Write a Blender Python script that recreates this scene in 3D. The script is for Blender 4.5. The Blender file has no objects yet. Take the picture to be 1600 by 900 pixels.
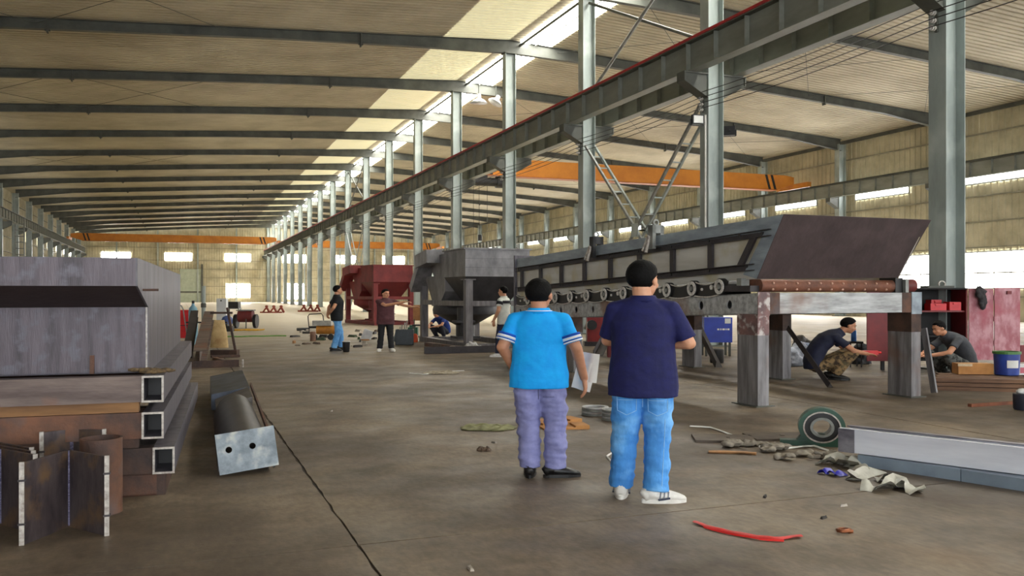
import bpy, bmesh, math, random
from mathutils import Vector, Matrix, noise
random.seed(7)
V = Vector
SC = bpy.context.scene
COL = SC.collection
PI = math.pi
# ------------------------------------------------------------------ camera, world, light
F = 1350.0                                  # focal length for a 1600 px wide frame
HZ = 458.0                                  # horizon row
CH = 1.5                                    # camera height
A = math.atan(522.0 / F)                    # hall axis lies this far left of the view axis
SA, CA = math.sin(A), math.cos(A)
cam_d = bpy.data.cameras.new('camera')
cam = bpy.data.objects.new('camera', cam_d); COL.objects.link(cam)
cam.location = (0, 0, CH); cam.rotation_euler = (PI / 2, 0, -A)
cam_d.sensor_width = 36; cam_d.lens = F * 36 / 1600; cam_d.shift_y = 8 / 1600
cam_d.clip_end = 600; cam_d.clip_start = 0.05
SC.camera = cam
SC.view_settings.view_transform = 'Standard'; SC.view_settings.look = 'None'
SC.view_settings.gamma = 1.0; SC.view_settings.use_curve_mapping = False
SC.view_settings.exposure = 1.0
wd = bpy.data.worlds.new('world'); SC.world = wd; wd.use_nodes = True
bg = wd.node_tree.nodes['Background']; bg.inputs[0].default_value = (0.93, 0.97, 1.0, 1); bg.inputs[1].default_value = 3.4
try:
    SC.cycles.max_bounces = 8; SC.cycles.diffuse_bounces = 6; SC.cycles.glossy_bounces = 3
    SC.cycles.sample_clamp_indirect = 8
except Exception: pass
WIN_E, SKY_E = 7.5, 12.0                     # daylight in the window panes and in the ridge skylight

def W(px, d):
    u = (px - 800) / F * d
    return V((u * CA + d * SA, -u * SA + d * CA, 0))
def G(px, py, z=0.0):
    d = F * (CH - z) / (py - HZ); p = W(px, d); p.z = z
    return p
def on_x(px, X):                            # Y of the point seen at column px on the plane X = const
    d = F * X / (CA * (px - 278)); return (d - X * SA) / CA
def on_y(px, Y):                            # X of the point seen at column px on the plane Y = const
    q = (px - 278) * CA / F; return q * Y * CA / (1 - q * SA)

# ------------------------------------------------------------------ materials
MATS = {}
def lin(c):
    return tuple((x / 255 / 12.92) if x / 255 <= .04045 else ((x / 255 + .055) / 1.055) ** 2.4 for x in c) + (1,)
def M(name, c1, c2=None, scale=4, rough=.6, metal=0.0, st=(1, 1, 1), bump=0.0, bscale=None, lo=.35, hi=.65, detail=5, world=False, spec=None, c3=None, s3=1.2):
    if name in MATS: return MATS[name]
    m = bpy.data.materials.new(name); m.use_nodes = True; nt = m.node_tree; N = nt.nodes; L = nt.links
    b = N['Principled BSDF']; b.inputs['Roughness'].default_value = rough; b.inputs['Metallic'].default_value = metal
    if spec is not None: b.inputs['Specular IOR Level'].default_value = spec
    if c2 is None: c2 = tuple(max(0, x * .86) for x in c1)
    if world: tc = N.new('ShaderNodeNewGeometry'); out = tc.outputs['Position']
    else: tc = N.new('ShaderNodeTexCoord'); out = tc.outputs['Object']
    mp = N.new('ShaderNodeMapping'); mp.inputs['Scale'].default_value = st; L.new(out, mp.inputs[0])
    nz = N.new('ShaderNodeTexNoise'); nz.inputs['Scale'].default_value = scale; nz.inputs['Detail'].default_value = detail; nz.inputs['Roughness'].default_value = .62
    L.new(mp.outputs[0], nz.inputs[0])
    cr = N.new('ShaderNodeValToRGB'); e = cr.color_ramp.elements
    e[0].position = lo; e[0].color = lin(c2); e[1].position = hi; e[1].color = lin(c1); L.new(nz.outputs[0], cr.inputs[0])
    col = cr.outputs[0]
    if c3 is not None:
        n3 = N.new('ShaderNodeTexNoise'); n3.inputs['Scale'].default_value = s3; n3.inputs['Detail'].default_value = 4; L.new(out, n3.inputs[0])
        r3 = N.new('ShaderNodeValToRGB'); r3.color_ramp.elements[0].position = .52; r3.color_ramp.elements[1].position = .66; L.new(n3.outputs[0], r3.inputs[0])
        mx = N.new('ShaderNodeMix'); mx.data_type = 'RGBA'; L.new(r3.outputs[0], mx.inputs[0]); L.new(col, mx.inputs[6]); mx.inputs[7].default_value = lin(c3); col = mx.outputs[2]
    L.new(col, b.inputs['Base Color'])
    if bump:
        nb = nz
        if bscale: nb = N.new('ShaderNodeTexNoise'); nb.inputs['Scale'].default_value = bscale; nb.inputs['Detail'].default_value = 6; L.new(mp.outputs[0], nb.inputs[0])
        bp = N.new('ShaderNodeBump'); bp.inputs['Strength'].default_value = bump; bp.inputs['Distance'].default_value = .02
        L.new(nb.outputs[0], bp.inputs['Height']); L.new(bp.outputs[0], b.inputs['Normal'])
    MATS[name] = m; return m
def emit(name, c, s):
    m = bpy.data.materials.new(name); m.use_nodes = True; nt = m.node_tree
    b = nt.nodes['Principled BSDF']; b.inputs['Base Color'].default_value = (.8, .8, .8, 1); b.inputs['Emission Color'].default_value = lin(c); b.inputs['Emission Strength'].default_value = s
    return m
def translucent(name, c, t):
    m = bpy.data.materials.new(name); m.use_nodes = True; nt = m.node_tree; N = nt.nodes
    N.remove(N['Principled BSDF']); tr = N.new('ShaderNodeBsdfTranslucent'); df = N.new('ShaderNodeBsdfDiffuse'); mx = N.new('ShaderNodeMixShader')
    tr.inputs[0].default_value = lin(c); df.inputs[0].default_value = lin(c); mx.inputs[0].default_value = t
    nt.links.new(df.outputs[0], mx.inputs[1]); nt.links.new(tr.outputs[0], mx.inputs[2]); nt.links.new(mx.outputs[0], N['Material Output'].inputs[0])
    return m

m_slab = None
def concrete():
    m = bpy.data.materials.new('concrete'); m.use_nodes = True; nt = m.node_tree; N = nt.nodes; L = nt.links; b = N['Principled BSDF']
    g = N.new('ShaderNodeNewGeometry')
    def nz(s, d=6, st=(1, 1, 1), r=.6):
        mp = N.new('ShaderNodeMapping'); mp.inputs['Scale'].default_value = st; L.new(g.outputs['Position'], mp.inputs[0])
        n = N.new('ShaderNodeTexNoise'); n.inputs['Scale'].default_value = s; n.inputs['Detail'].default_value = d; n.inputs['Roughness'].default_value = r; L.new(mp.outputs[0], n.inputs[0]); return n.outputs[0]
    def ramp(v, a, bb, ca, cb):
        r = N.new('ShaderNodeValToRGB'); e = r.color_ramp.elements; e[0].position = a; e[1].position = bb; e[0].color = ca; e[1].color = cb; L.new(v, r.inputs[0]); return r.outputs[0]
    def mix(f, c1, c2, mode='MIX'):
        x = N.new('ShaderNodeMix'); x.data_type = 'RGBA'; x.blend_type = mode
        if isinstance(f, float): x.inputs[0].default_value = f
        else: L.new(f, x.inputs[0])
        L.new(c1, x.inputs[6])
        if isinstance(c2, tuple): x.inputs[7].default_value = c2
        else: L.new(c2, x.inputs[7])
        return x.outputs[2]
    base = ramp(nz(.9, 8, (1, 1, 1), .65), .3, .7, lin((84, 72, 58)), lin((150, 132, 110)))
    blot = ramp(nz(.33, 5), .44, .58, (0, 0, 0, 1), (1, 1, 1, 1))
    c = mix(blot, base, lin((92, 79, 65)))
    fine = ramp(nz(22, 8, (1, .45, 1)), .3, .72, (.62, .62, .62, 1), (1.15, 1.15, 1.15, 1))
    c = mix(.75, c, fine, 'MULTIPLY')
    rust = ramp(nz(.55, 5, (1, .7, 1)), .62, .74, (0, 0, 0, 1), (.45, .45, .45, 1))
    c = mix(rust, c, lin((124, 96, 70)))
    # bright daylight on the far floor, painted in as paler colour toward the back
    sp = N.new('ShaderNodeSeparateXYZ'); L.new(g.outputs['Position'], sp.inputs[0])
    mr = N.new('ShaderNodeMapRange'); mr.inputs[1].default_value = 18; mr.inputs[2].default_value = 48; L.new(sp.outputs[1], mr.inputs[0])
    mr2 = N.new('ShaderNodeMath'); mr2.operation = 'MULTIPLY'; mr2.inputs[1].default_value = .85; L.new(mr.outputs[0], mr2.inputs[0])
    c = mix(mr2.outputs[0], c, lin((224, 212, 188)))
    L.new(c, b.inputs['Base Color'])
    rr = ramp(nz(1.4, 5), .3, .7, (.42, .42, .42, 1), (.75, .75, .75, 1)); L.new(rr, b.inputs['Roughness'])
    bp = N.new('ShaderNodeBump'); bp.inputs['Strength'].default_value = .25; bp.inputs['Distance'].default_value = .01; L.new(nz(30, 6), bp.inputs['Height']); L.new(bp.outputs[0], b.inputs['Normal'])
    return m

# ------------------------------------------------------------------ mesh helpers
class MB:
    def __init__(s): s.v = []; s.f = []
    def add(s, vs, fs):
        o = len(s.v); s.v += [V(p) for p in vs]; s.f += [tuple(i + o for i in f) for f in fs]; return s
    def box(s, a, b):
        x0, y0, z0 = a; x1, y1, z1 = b
        return s.add([(x0, y0, z0), (x1, y0, z0), (x1, y1, z0), (x0, y1, z0), (x0, y0, z1), (x1, y0, z1), (x1, y1, z1), (x0, y1, z1)],
                     [(0, 3, 2, 1), (4, 5, 6, 7), (0, 1, 5, 4), (1, 2, 6, 5), (2, 3, 7, 6), (3, 0, 4, 7)])
    def hexa(s, p):                          # eight corners: bottom four counter-clockwise, then top four
        return s.add(p, [(0, 3, 2, 1), (4, 5, 6, 7), (0, 1, 5, 4), (1, 2, 6, 5), (2, 3, 7, 6), (3, 0, 4, 7)])
    def bar(s, p0, p1, prof, up=(0, 0, 1)):  # extrude a 2-D profile (side, up) from p0 to p1
        p0, p1 = V(p0), V(p1); t = (p1 - p0).normalized(); up = V(up)
        if abs(t.dot(up)) > .99: up = V((0, 1, 0)) if abs(t.y) < .9 else V((1, 0, 0))
        sd = t.cross(up).normalized(); u = sd.cross(t)
        n = len(prof)
        vs = [p0 + sd * a + u * b for a, b in prof] + [p1 + sd * a + u * b for a, b in prof]
        fs = [tuple(range(n - 1, -1, -1)), tuple(range(n, 2 * n))] + [(i, (i + 1) % n, (i + 1) % n + n, i + n) for i in range(n)]
        return s.add(vs, fs)
    def rect(s, p0, p1, w, h, up=(0, 0, 1)):
        return s.bar(p0, p1, [(-w / 2, -h / 2), (w / 2, -h / 2), (w / 2, h / 2), (-w / 2, h / 2)], up)
    def ibeam(s, p0, p1, dep, wid, tf=.02, tw=.012, up=(0, 0, 1)):
        return s.bar(p0, p1, iprof(dep, wid, tf, tw), up)
    def cyl(s, p0, p1, r, n=16, r1=None, cap=True):
        p0, p1 = V(p0), V(p1); r1 = r if r1 is None else r1; t = (p1 - p0).normalized()
        a = t.orthogonal().normalized(); b = t.cross(a)
        ring = [(math.cos(2 * PI * i / n), math.sin(2 * PI * i / n)) for i in range(n)]
        vs = [p0 + (a * c + b * d) * r for c, d in ring] + [p1 + (a * c + b * d) * r1 for c, d in ring]
        fs = [(i, (i + 1) % n, (i + 1) % n + n, i + n) for i in range(n)]
        if cap: fs += [tuple(range(n - 1, -1, -1)), tuple(range(n, 2 * n))]
        return s.add(vs, fs)
    def ring(s, p0, p1, ro, ri, n=20):       # hollow cylinder
        p0, p1 = V(p0), V(p1); t = (p1 - p0).normalized(); a = t.orthogonal().normalized(); b = t.cross(a); vs = []
        for p, r in ((p0, ro), (p1, ro), (p1, ri), (p0, ri)):
            vs += [p + (a * math.cos(2 * PI * i / n) + b * math.sin(2 * PI * i / n)) * r for i in range(n)]
        fs = []
        for k in range(4):
            for i in range(n): fs.append((k * n + i, k * n + (i + 1) % n, ((k + 1) % 4) * n + (i + 1) % n, ((k + 1) % 4) * n + i))
        return s.add(vs, fs)
    def tube(s, pts, r, n=6):
        pts = [V(p) for p in pts]; rings = []
        a = None
        for i, p in enumerate(pts):
            t = (pts[min(i + 1, len(pts) - 1)] - pts[max(i - 1, 0)]).normalized()
            if a is None: a = t.orthogonal().normalized()
            a = (a - t * a.dot(t)).normalized(); b = t.cross(a)
            rings.append([p + (a * math.cos(2 * PI * k / n) + b * math.sin(2 * PI * k / n)) * r for k in range(n)])
        vs = [q for rg in rings for q in rg]; fs = []
        for i in range(len(pts) - 1):
            for k in range(n): fs.append((i * n + k, i * n + (k + 1) % n, (i + 1) * n + (k + 1) % n, (i + 1) * n + k))
        fs += [tuple(range(n - 1, -1, -1)), tuple((len(pts) - 1) * n + k for k in range(n))]
        return s.add(vs, fs)
    def lathe(s, prof, c=(0, 0, 0), n=20):   # profile (r, z) turned about the vertical
        c = V(c); vs = []; m = len(prof)
        for r, z in prof: vs += [c + V((r * math.cos(2 * PI * k / n), r * math.sin(2 * PI * k / n), z)) for k in range(n)]
        fs = []
        for i in range(m - 1):
            for k in range(n): fs.append((i * n + k, i * n + (k + 1) % n, (i + 1) * n + (k + 1) % n, (i + 1) * n + k))
        fs += [tuple(range(n - 1, -1, -1)), tuple((m - 1) * n + k for k in range(n))]
        return s.add(vs, fs)
    def loft(s, pts, rad, side=(1, 0, 0), n=16, tang=None):
        pts = [V(p) for p in pts]; vs = []; m = len(pts)
        for i, p in enumerate(pts):
            t = (pts[min(i + 1, m - 1)] - pts[max(i - 1, 0)]).normalized() if tang is None else V(tang)
            a = V(side); a = (a - t * a.dot(t)).normalized(); b = t.cross(a); ra, rb = rad[i]
            vs += [p + a * (ra * math.cos(2 * PI * k / n)) + b * (rb * math.sin(2 * PI * k / n)) for k in range(n)]
        fs = []
        for i in range(m - 1):
            for k in range(n): fs.append((i * n + k, i * n + (k + 1) % n, (i + 1) * n + (k + 1) % n, (i + 1) * n + k))
        fs += [tuple(range(n - 1, -1, -1)), tuple((m - 1) * n + k for k in range(n))]
        return s.add(vs, fs)
    def cap(s, p0, p1, r0, r1, n=12):        # tapered capsule
        p0, p1 = V(p0), V(p1); t = (p1 - p0).normalized(); pts = []; rad = []
        for k in range(4):
            w = PI / 2 * (1 - k / 4); pts.append(p0 - t * r0 * math.sin(w)); rad.append((max(.0008, r0 * math.cos(w)),) * 2)
        pts += [p0, p1]; rad += [(r0, r0), (r1, r1)]
        for k in range(1, 5):
            w = PI / 2 * k / 4; pts.append(p1 + t * r1 * math.sin(w)); rad.append((max(.0008, r1 * math.cos(w)),) * 2)
        return s.loft(pts, rad, t.orthogonal(), n, tang=t)
    def ell(s, c, r, n=14, mat=None):
        c = V(c); vs = []; m = n // 2 + 1
        for i in range(m):
            w = -PI / 2 + PI * i / (m - 1); rr = max(.002, math.cos(w))
            for k in range(n):
                p = V((r[0] * rr * math.cos(2 * PI * k / n), r[1] * rr * math.sin(2 * PI * k / n), r[2] * math.sin(w)))
                vs.append(c + (mat @ p if mat is not None else p))
        fs = [(i * n + k, i * n + (k + 1) % n, (i + 1) * n + (k + 1) % n, (i + 1) * n + k) for i in range(m - 1) for k in range(n)]
        fs += [tuple(range(n - 1, -1, -1)), tuple((m - 1) * n + k for k in range(n))]
        return s.add(vs, fs)
    def xf(s, mat):
        s.v = [mat @ p for p in s.v]; return s
    def mesh(s, name='m'):
        me = bpy.data.meshes.new(name); me.from_pydata([tuple(p) for p in s.v], [], s.f); me.update(); return me
    def build(s, name, mat, parent=None, smooth=False, loc=None, rz=0):
        return put(name, fix(s.mesh(name), mat, smooth), parent, loc, rz)
def fix(me, mat, smooth=False):
    me.materials.append(mat)
    bm = bmesh.new(); bm.from_mesh(me); bmesh.ops.recalc_face_normals(bm, faces=bm.faces); bm.to_mesh(me); bm.free()
    if smooth:
        me.polygons.foreach_set('use_smooth', [True] * len(me.polygons))
        if smooth == 'auto':
            try: me.set_sharp_from_angle(angle=math.radians(40))
            except Exception: pass
    me.update(); return me
def put(name, me, parent=None, loc=None, rz=0, rot=None):
    o = bpy.data.objects.new(name, me); COL.objects.link(o); o.parent = parent
    if loc is not None: o.location = loc
    if rz: o.rotation_euler = (0, 0, rz)
    if rot is not None: o.rotation_euler = rot
    return o
def iprof(dep, wid, tf=.02, tw=.012):
    d, w, t = dep / 2, wid / 2, tw / 2
    return [(-w, -d), (w, -d), (w, -d + tf), (t, -d + tf), (t, d - tf), (w, d - tf), (w, d), (-w, d), (-w, d - tf), (-t, d - tf), (-t, -d + tf), (-w, -d + tf)]
def tag(o, label, cat, group=None, kind=None):
    o['label'] = label; o['category'] = cat
    if group: o['group'] = group
    if kind: o['kind'] = kind
    return o
def thing(name, label, cat, loc=(0, 0, 0), rz=0.0, group=None, kind=None, scale=None):
    o = bpy.data.objects.new(name, None); COL.objects.link(o); o.location = loc; o.rotation_euler = (0, 0, rz); o.empty_display_size = .1
    if scale: o.scale = scale
    return tag(o, label, cat, group, kind)
ORD = ['first', 'second', 'third', 'fourth', 'fifth', 'sixth', 'seventh', 'eighth', 'ninth', 'tenth', 'eleventh', 'twelfth', 'thirteenth', 'fourteenth', 'fifteenth', 'sixteenth', 'seventeenth', 'eighteenth', 'nineteenth', 'twentieth']

# palette
steel = M('painted_grey_steel', (166, 176, 172), (134, 143, 139), 1.5, .45, .0, (1, 1, .25), c3=(178, 187, 182), s3=.8)
steel_d = M('dark_grey_steel', (92, 94, 86), (70, 71, 66), 1.2, .6)
sheet = M('cream_sheet', (196, 188, 160), (166, 158, 132), .7, .6, world=True)
rsheet = M('cream_roof_sheet', (198, 189, 164), (170, 160, 136), .35, .65, world=True)
millscale = M('mill_scale_steel', (112, 108, 116), (76, 72, 80), 2.2, .45, .1, (4, 4, .3), .12, 30, c3=(104, 98, 104), s3=2.5)
millspot = M('spotted_mill_scale', (100, 90, 98), (64, 56, 63), 3.4, .45, .1, (3.2, 3.2, .3), .15, 40, c3=(96, 92, 102), s3=9)
rusty = M('rusty_steel', (122, 82, 60), (74, 56, 50), 3, .7, .1, (1, 1, 1), .2, 40, c3=(92, 84, 84), s3=2)
rust_d = M('dark_rusty_steel', (92, 66, 54), (54, 44, 42), 3, .7, .1, (1, 1, 1), .2, 40)
tube_m = M('weathered_tube_steel', (132, 116, 108), (86, 72, 68), 3, .55, .2, (.3, 2, 2), .15, 40, c3=(128, 86, 64), s3=1.6)
rawsteel = M('raw_ground_steel', (190, 192, 192), (136, 136, 136), 4, .42, .1, (.5, 3, 3), .1, 50, c3=(128, 92, 72), s3=.9)
cutedge = M('bright_cut_edge', (196, 190, 182), (140, 130, 122), 25, .5, .3)
blackp = M('black_paint', (30, 29, 30), (20, 19, 20), 6, .45)
orange = M('crane_orange', (206, 132, 42), (184, 112, 34), .9, .5)
redp = M('oxide_red_paint', (136, 48, 48), (108, 36, 38), 2, .6, 0, (1, 1, 1), .05, 20)
white = M('white_paint', (232, 232, 228), (210, 210, 206), 4, .5)
# ------------------------------------------------------------------ the hall
XL, XR, XC = -15.1, 41.0, 14.1              # left wall, right wall, middle column row
S = 8.02; Y1 = 12.76
FR = {n: Y1 + S * (n - 1) for n in range(-3, 19)}    # frames
YE = FR[18] + .4; YB = FR[-3] - .4
def zroof(x): return 13.05 - .062 * (XC - x) if x < XC else 13.05 - .0575 * (x - XC)

# floor: dark joint bed with slabs set on it
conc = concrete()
floor = MB().box((XL - .3, YB, -.3), (XR + .3, YE, -.008)).build('floor', M('joint_dirt', (74, 63, 52), (44, 37, 31), 9, .9, world=True))
tag(floor, 'brown stained concrete slab floor of the workshop', 'floor', kind='structure')
def slab_mesh(w, h):
    g = .008; n = 48; pts = []
    rr = random.Random(3)
    for i in range(n + 1): pts.append((g + rr.uniform(-.006, .010), g + (h - 2 * g) * i / n))
    right = []
    for i in range(n + 1): right.append((w - g + rr.uniform(-.010, .006), g + (h - 2 * g) * i / n))
    ol = pts[::-1] + right
    m = len(ol); mb = MB()
    mb.add([(x, y, 0) for x, y in ol] + [(x, y, -.03) for x, y in ol], [tuple(range(m))] + [(i, i + m, (i + 1) % m + m, (i + 1) % m) for i in range(m)])
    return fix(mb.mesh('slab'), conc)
sx, sy = 7.0, 7.0
x0s = 1.0 - 3 * sx; y0s = 5.13 - 4 * sy
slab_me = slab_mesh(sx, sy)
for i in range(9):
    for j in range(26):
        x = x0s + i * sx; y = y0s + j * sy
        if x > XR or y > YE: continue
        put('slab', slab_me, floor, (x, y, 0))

# ceiling: sheets, rafters, ridge glazing
ceil = thing('ceiling', 'cream corrugated roof lining on dark steel rafters with a ridge skylight', 'ceiling', (0, 0, 12), kind='structure')
ceil.location = (0, 0, 0)
def roof_sheet(xa, xb, mat, pitch=.334):
    mb = MB(); n = 24; dz = .08; vs = []
    for i in range(n):
        y = i * pitch
        for yy, z in ((y, 0), (y + pitch * .62, 0), (y + pitch * .70, dz), (y + pitch * .92, dz)): vs.append((yy, z))
    vs.append((n * pitch, 0))
    pts = []; 
    for x in (xa, xb): pts += [(x, yy, zroof(x) + z) for yy, z in vs]
    m = len(vs); mb.add(pts, [(i, i + 1, i + 1 + m, i + m) for i in range(m - 1)])
    me = mb.mesh('roof_sheet'); me.materials.append(mat); return me
trans = translucent('translucent_roof_sheet', (226, 218, 184), .10)
glow = emit('skylight_daylight', (255, 253, 244), SKY_E)
sh = [('roof_sheet', roof_sheet(-15.4, 10.95, rsheet)), ('translucent_sheet', roof_sheet(10.95, 14.1, trans)), ('roof_sheet', roof_sheet(14.1, 14.64, rsheet)), ('roof_sheet', roof_sheet(16.2, 41.3, rsheet))]
sky_me = MB().box((14.64, .05, zroof(15.4) - .02), (16.2, S - .05, zroof(15.4) + .02)).mesh('skylight_pane'); sky_me.materials.append(glow)
def rafter(pts):                            # pts: (x, depth)
    mb = MB(); tw, wd, tf = .012, .24, .016
    for (xa, da), (xb, db) in zip(pts, pts[1:]):
        for side in (0,):
            za, zb = zroof(xa) - .02, zroof(xb) - .02
            mb.hexa([(xa, -tw / 2, za - da), (xb, -tw / 2, zb - db), (xb, tw / 2, zb - db), (xa, tw / 2, za - da), (xa, -tw / 2, za), (xb, -tw / 2, zb), (xb, tw / 2, zb), (xa, tw / 2, za)])
            for oa, ob in ((0, 0), (-da + tf, -db + tf)):
                mb.hexa([(xa, -wd / 2, za + oa - tf), (xb, -wd / 2, zb + ob - tf), (xb, wd / 2, zb + ob - tf), (xa, wd / 2, za + oa - tf), (xa, -wd / 2, za + oa), (xb, -wd / 2, zb + ob), (xb, wd / 2, zb + ob), (xa, wd / 2, za + oa)])
    return fix(mb.mesh('rafter'), steel_d)
LP = [(-14.3, .75), (-9.5, .42), (3, .38), (9, .46), (14.1, .6)]
RP = [(14.1, .6), (19, .46), (25, .38), (36, .42), (40.3, .75)]
def dep(P, x):
    for (a, da), (b, db) in zip(P, P[1:]):
        if a <= x <= b: return da + (db - da) * (x - a) / (b - a)
raf = [rafter(LP), rafter(RP)]
def splice(P, x):
    z = zroof(x) - .02; d = dep(P, x)
    return fix(MB().box((x - .03, -.12, z - d - .12), (x + .03, .12, z)).box((x - .10, -.05, z - d - .05), (x + .10, .05, z - d)).mesh('splice_plate'), steel_d)
spl = [[splice(LP, -4.6), splice(LP, 7.3)], [splice(RP, 22), splice(RP, 32)]]
strut_me = fix(MB() .rect((14.62, 0, zroof(14.62) - .18), (14.62, S, zroof(14.62) - .18), .08, .08).mesh('ridge_strut'), steel_d)
strut2_me = fix(MB().rect((15.4, 0, zroof(15.4) - .05), (15.4, S, zroof(15.4) - .05), .08, .07).mesh('glazing_bar'), white)
for n in range(-3, 19):
    for k in (0, 1):
        r = put('rafter', raf[k], ceil, (0, FR[n], 0))
        for m in spl[k]: put('splice_plate', m, r)
    if n < 18:
        for nm, me in sh: put(nm, me, ceil, (0, FR[n], 0))
        put('skylight_pane', sky_me, ceil, (0, FR[n], 0)); put('ridge_strut', strut_me, ceil, (0, FR[n], 0)); put('glazing_bar', strut2_me, ceil, (0, FR[n], 0))
rods = MB()
for n in (1, 3, 5, 8, 12):                  # thin roof bracing rods
    for (xa, xb) in ((-12, -5), (-5, 2), (16.5, 24), (24, 31), (31, 39)):
        for q in (0, 1):
            ya, yb = (FR[n], FR[n] + S) if q else (FR[n] + S, FR[n])
            rods.cyl((xa, ya, zroof(xa) - .2), (xb, yb, zroof(xb) - .2), .012, 5)
rods.build('bracing_rods', steel_d, ceil)

# walls
def wall_strip(p, q, ztop, inward, pitch=.4, z0=0.0, dz=.05, mat=None):
    p, q = V(p), V(q); L = (q - p).length; t = (q - p) / L; n = int(L / pitch); nv = V(inward); mb = MB(); cs = []
    for i in range(n):
        for f, o in ((0, 0), (.6, 0), (.68, dz), (.92, dz)): cs.append(p + t * ((i + f) * L / n) + nv * o)
    cs.append(q)
    m = len(cs); mb.add([(c.x, c.y, z0) for c in cs] + [(c.x, c.y, ztop(c)) for c in cs], [(i, i + 1, i + 1 + m, i + m) for i in range(m - 1)])
    return mb
def build_wall(nm, mb, label):
    me = mb.mesh(nm); me.materials.append(sheet); o = put(nm, me); return tag(o, label, 'wall', kind='structure')
wr = build_wall('wall_right', wall_strip((XR, YB, 0), (XR, YE, 0), lambda c: zroof(XR) + .05, (-1, 0, 0)), 'cream corrugated side wall behind the right crane girder')
wl = build_wall('wall_left', wall_strip((XL, YB, 0), (XL, YE, 0), lambda c: zroof(XL) + .05, (1, 0, 0)), 'cream corrugated side wall on the left of the hall')
we = build_wall('wall_end', wall_strip((XL, YE, 0), (XR, YE, 0), lambda c: zroof(c.x) + .05, (0, -1, 0)), 'cream corrugated gable wall at the far end of the hall')
mb = MB()                                   # the unseen end behind the camera; two tall doorways added to admit sky light
for xa, xb, za in ((XL, -12, 0), (12, 17, 0), (38, XR, 0), (-12, 12, 9), (17, 38, 9)):
    q = wall_strip((xa, YB, 0), (xb, YB, 0), lambda c: zroof(c.x) + .05, (0, 1, 0), z0=za); mb.add(q.v, q.f)
wb = build_wall('wall_back', mb, 'cream corrugated gable wall behind the camera with doorways added for daylight')
girt_m = M('girt_paint', (150, 146, 128), (128, 124, 108), 2, .6)
# girts (horizontal wall rails)
for z in (1.3, 2.6, 4.0, 5.4, 6.8, 8.8, 10.2):
    MB().rect((XL, YE - .1, z), (XR, YE - .1, z), .1, .08).build('girt', girt_m, we)
    MB().rect((XR - .1, YB, z), (XR - .1, YE, z), .1, .07).build('girt', girt_m, wr)
    MB().rect((XL + .1, YB, z), (XL + .1, YE, z), .1, .07).build('girt', girt_m, wl)
MB().rect((XR - .1, YB, zroof(XR) - .1), (XR - .1, YE, zroof(XR) - .1), .16, .2).build('eaves_rail', steel_d, wr)
for x in (-9, -3, 3, 9, 20, 26, 32, 38):
    MB().ibeam((x, YE - .25, 0), (x, YE - .25, zroof(x) - .5), .3, .2, up=(0, 1, 0)).build('gable_post', steel, we)
# windows: frame + pane standing just inside the sheet
pane = emit('window_daylight', (255, 255, 255), WIN_E)
wfr = M('window_frame_paint', (206, 208, 204), (180, 184, 180), 5, .5)
NW = [0]
pane_n = emit('gable_window_daylight', (255, 255, 255), 2.6 * WIN_E)
def window(o, u, w, h, nrm, label, bars=1, cat='window'):
    NW[0] += 1; o, u, nrm = V(o), V(u), V(nrm)
    t = thing('window_%d' % NW[0], label, cat, o, kind='structure')
    up = V((0, 0, h)); wv = u * w; p = nrm * .10
    fr = MB()
    for a, b in ((V(), wv), (up, wv + up)): fr.rect(a + p, b + p, .08, .08)
    for a in (V(), wv): fr.rect(a + p, a + up + p, .08, .08, up=tuple(nrm))
    for k in range(1, bars): fr.rect(wv * k / bars + p, wv * k / bars + up + p, .05, .05, up=tuple(nrm))
    fr.build('window_frame', wfr, t)
    c = p * .8
    MB().add([c, c + wv, c + wv + up, c + up] + [q - nrm * .02 for q in (c, c + wv, c + wv + up, c + up)], [(0, 1, 2, 3), (4, 5, 6, 7), (0, 1, 5, 4), (1, 2, 6, 5), (2, 3, 7, 6), (3, 0, 4, 7)]).build('pane', pane_n if nrm.y else pane, t)
    return t
k = 0
for n in range(-2, 19):
    y = FR[n]
    k += 1
    far = 'bay %d of the right wall counted from the far end' % (19 - n)
    window((XR, y - 5.1, 7.5), (0, 1, 0), 4.4, 1.0, (-1, 0, 0), 'long bright high window in ' + far)
    if n < 18: window((XR, y - 7.0, 1.75), (0, 1, 0), 6.2, 2.0, (-1, 0, 0), 'bright low window in ' + far, 6)  # low windows of the farther bays are added to brighten the right bay
    window((XL, y - 5.1, 7.0), (0, 1, 0), 2.2, 1.0, (1, 0, 0), 'bright high window in bay %d of the left wall counted from the far end' % (19 - n))
for px0, px1, lab in ((158, 204, 'leftmost'), (257, 300, 'second'), (351, 392, 'third')):
    xa, xb = on_y(px0, YE), on_y(px1, YE); window((xa, YE, 6.7), (1, 0, 0), xb - xa, 1.3, (0, -1, 0), lab + ' high bright window in the far gable wall')
for px0, px1, lab in ((441, 478, 'first'), (524, 556, 'second'), (597, 632, 'third')):
    xa, xb = on_y(px0, YE), on_y(px1, YE); window((xa, YE, 6.6), (1, 0, 0), xb - xa, 1.4, (0, -1, 0), lab + ' high bright gable window seen beyond the middle columns')
xa, xb = on_y(353, YE), on_y(391, YE); window((xa, YE, .75), (1, 0, 0), xb - xa, 2.3, (0, -1, 0), 'tall low bright window in the far gable wall')
xa, xb = on_y(446, YE), on_y(476, YE); window((xa, YE, .5), (1, 0, 0), xb - xa, 2.6, (0, -1, 0), 'tall low bright gable window behind the middle columns')
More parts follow.
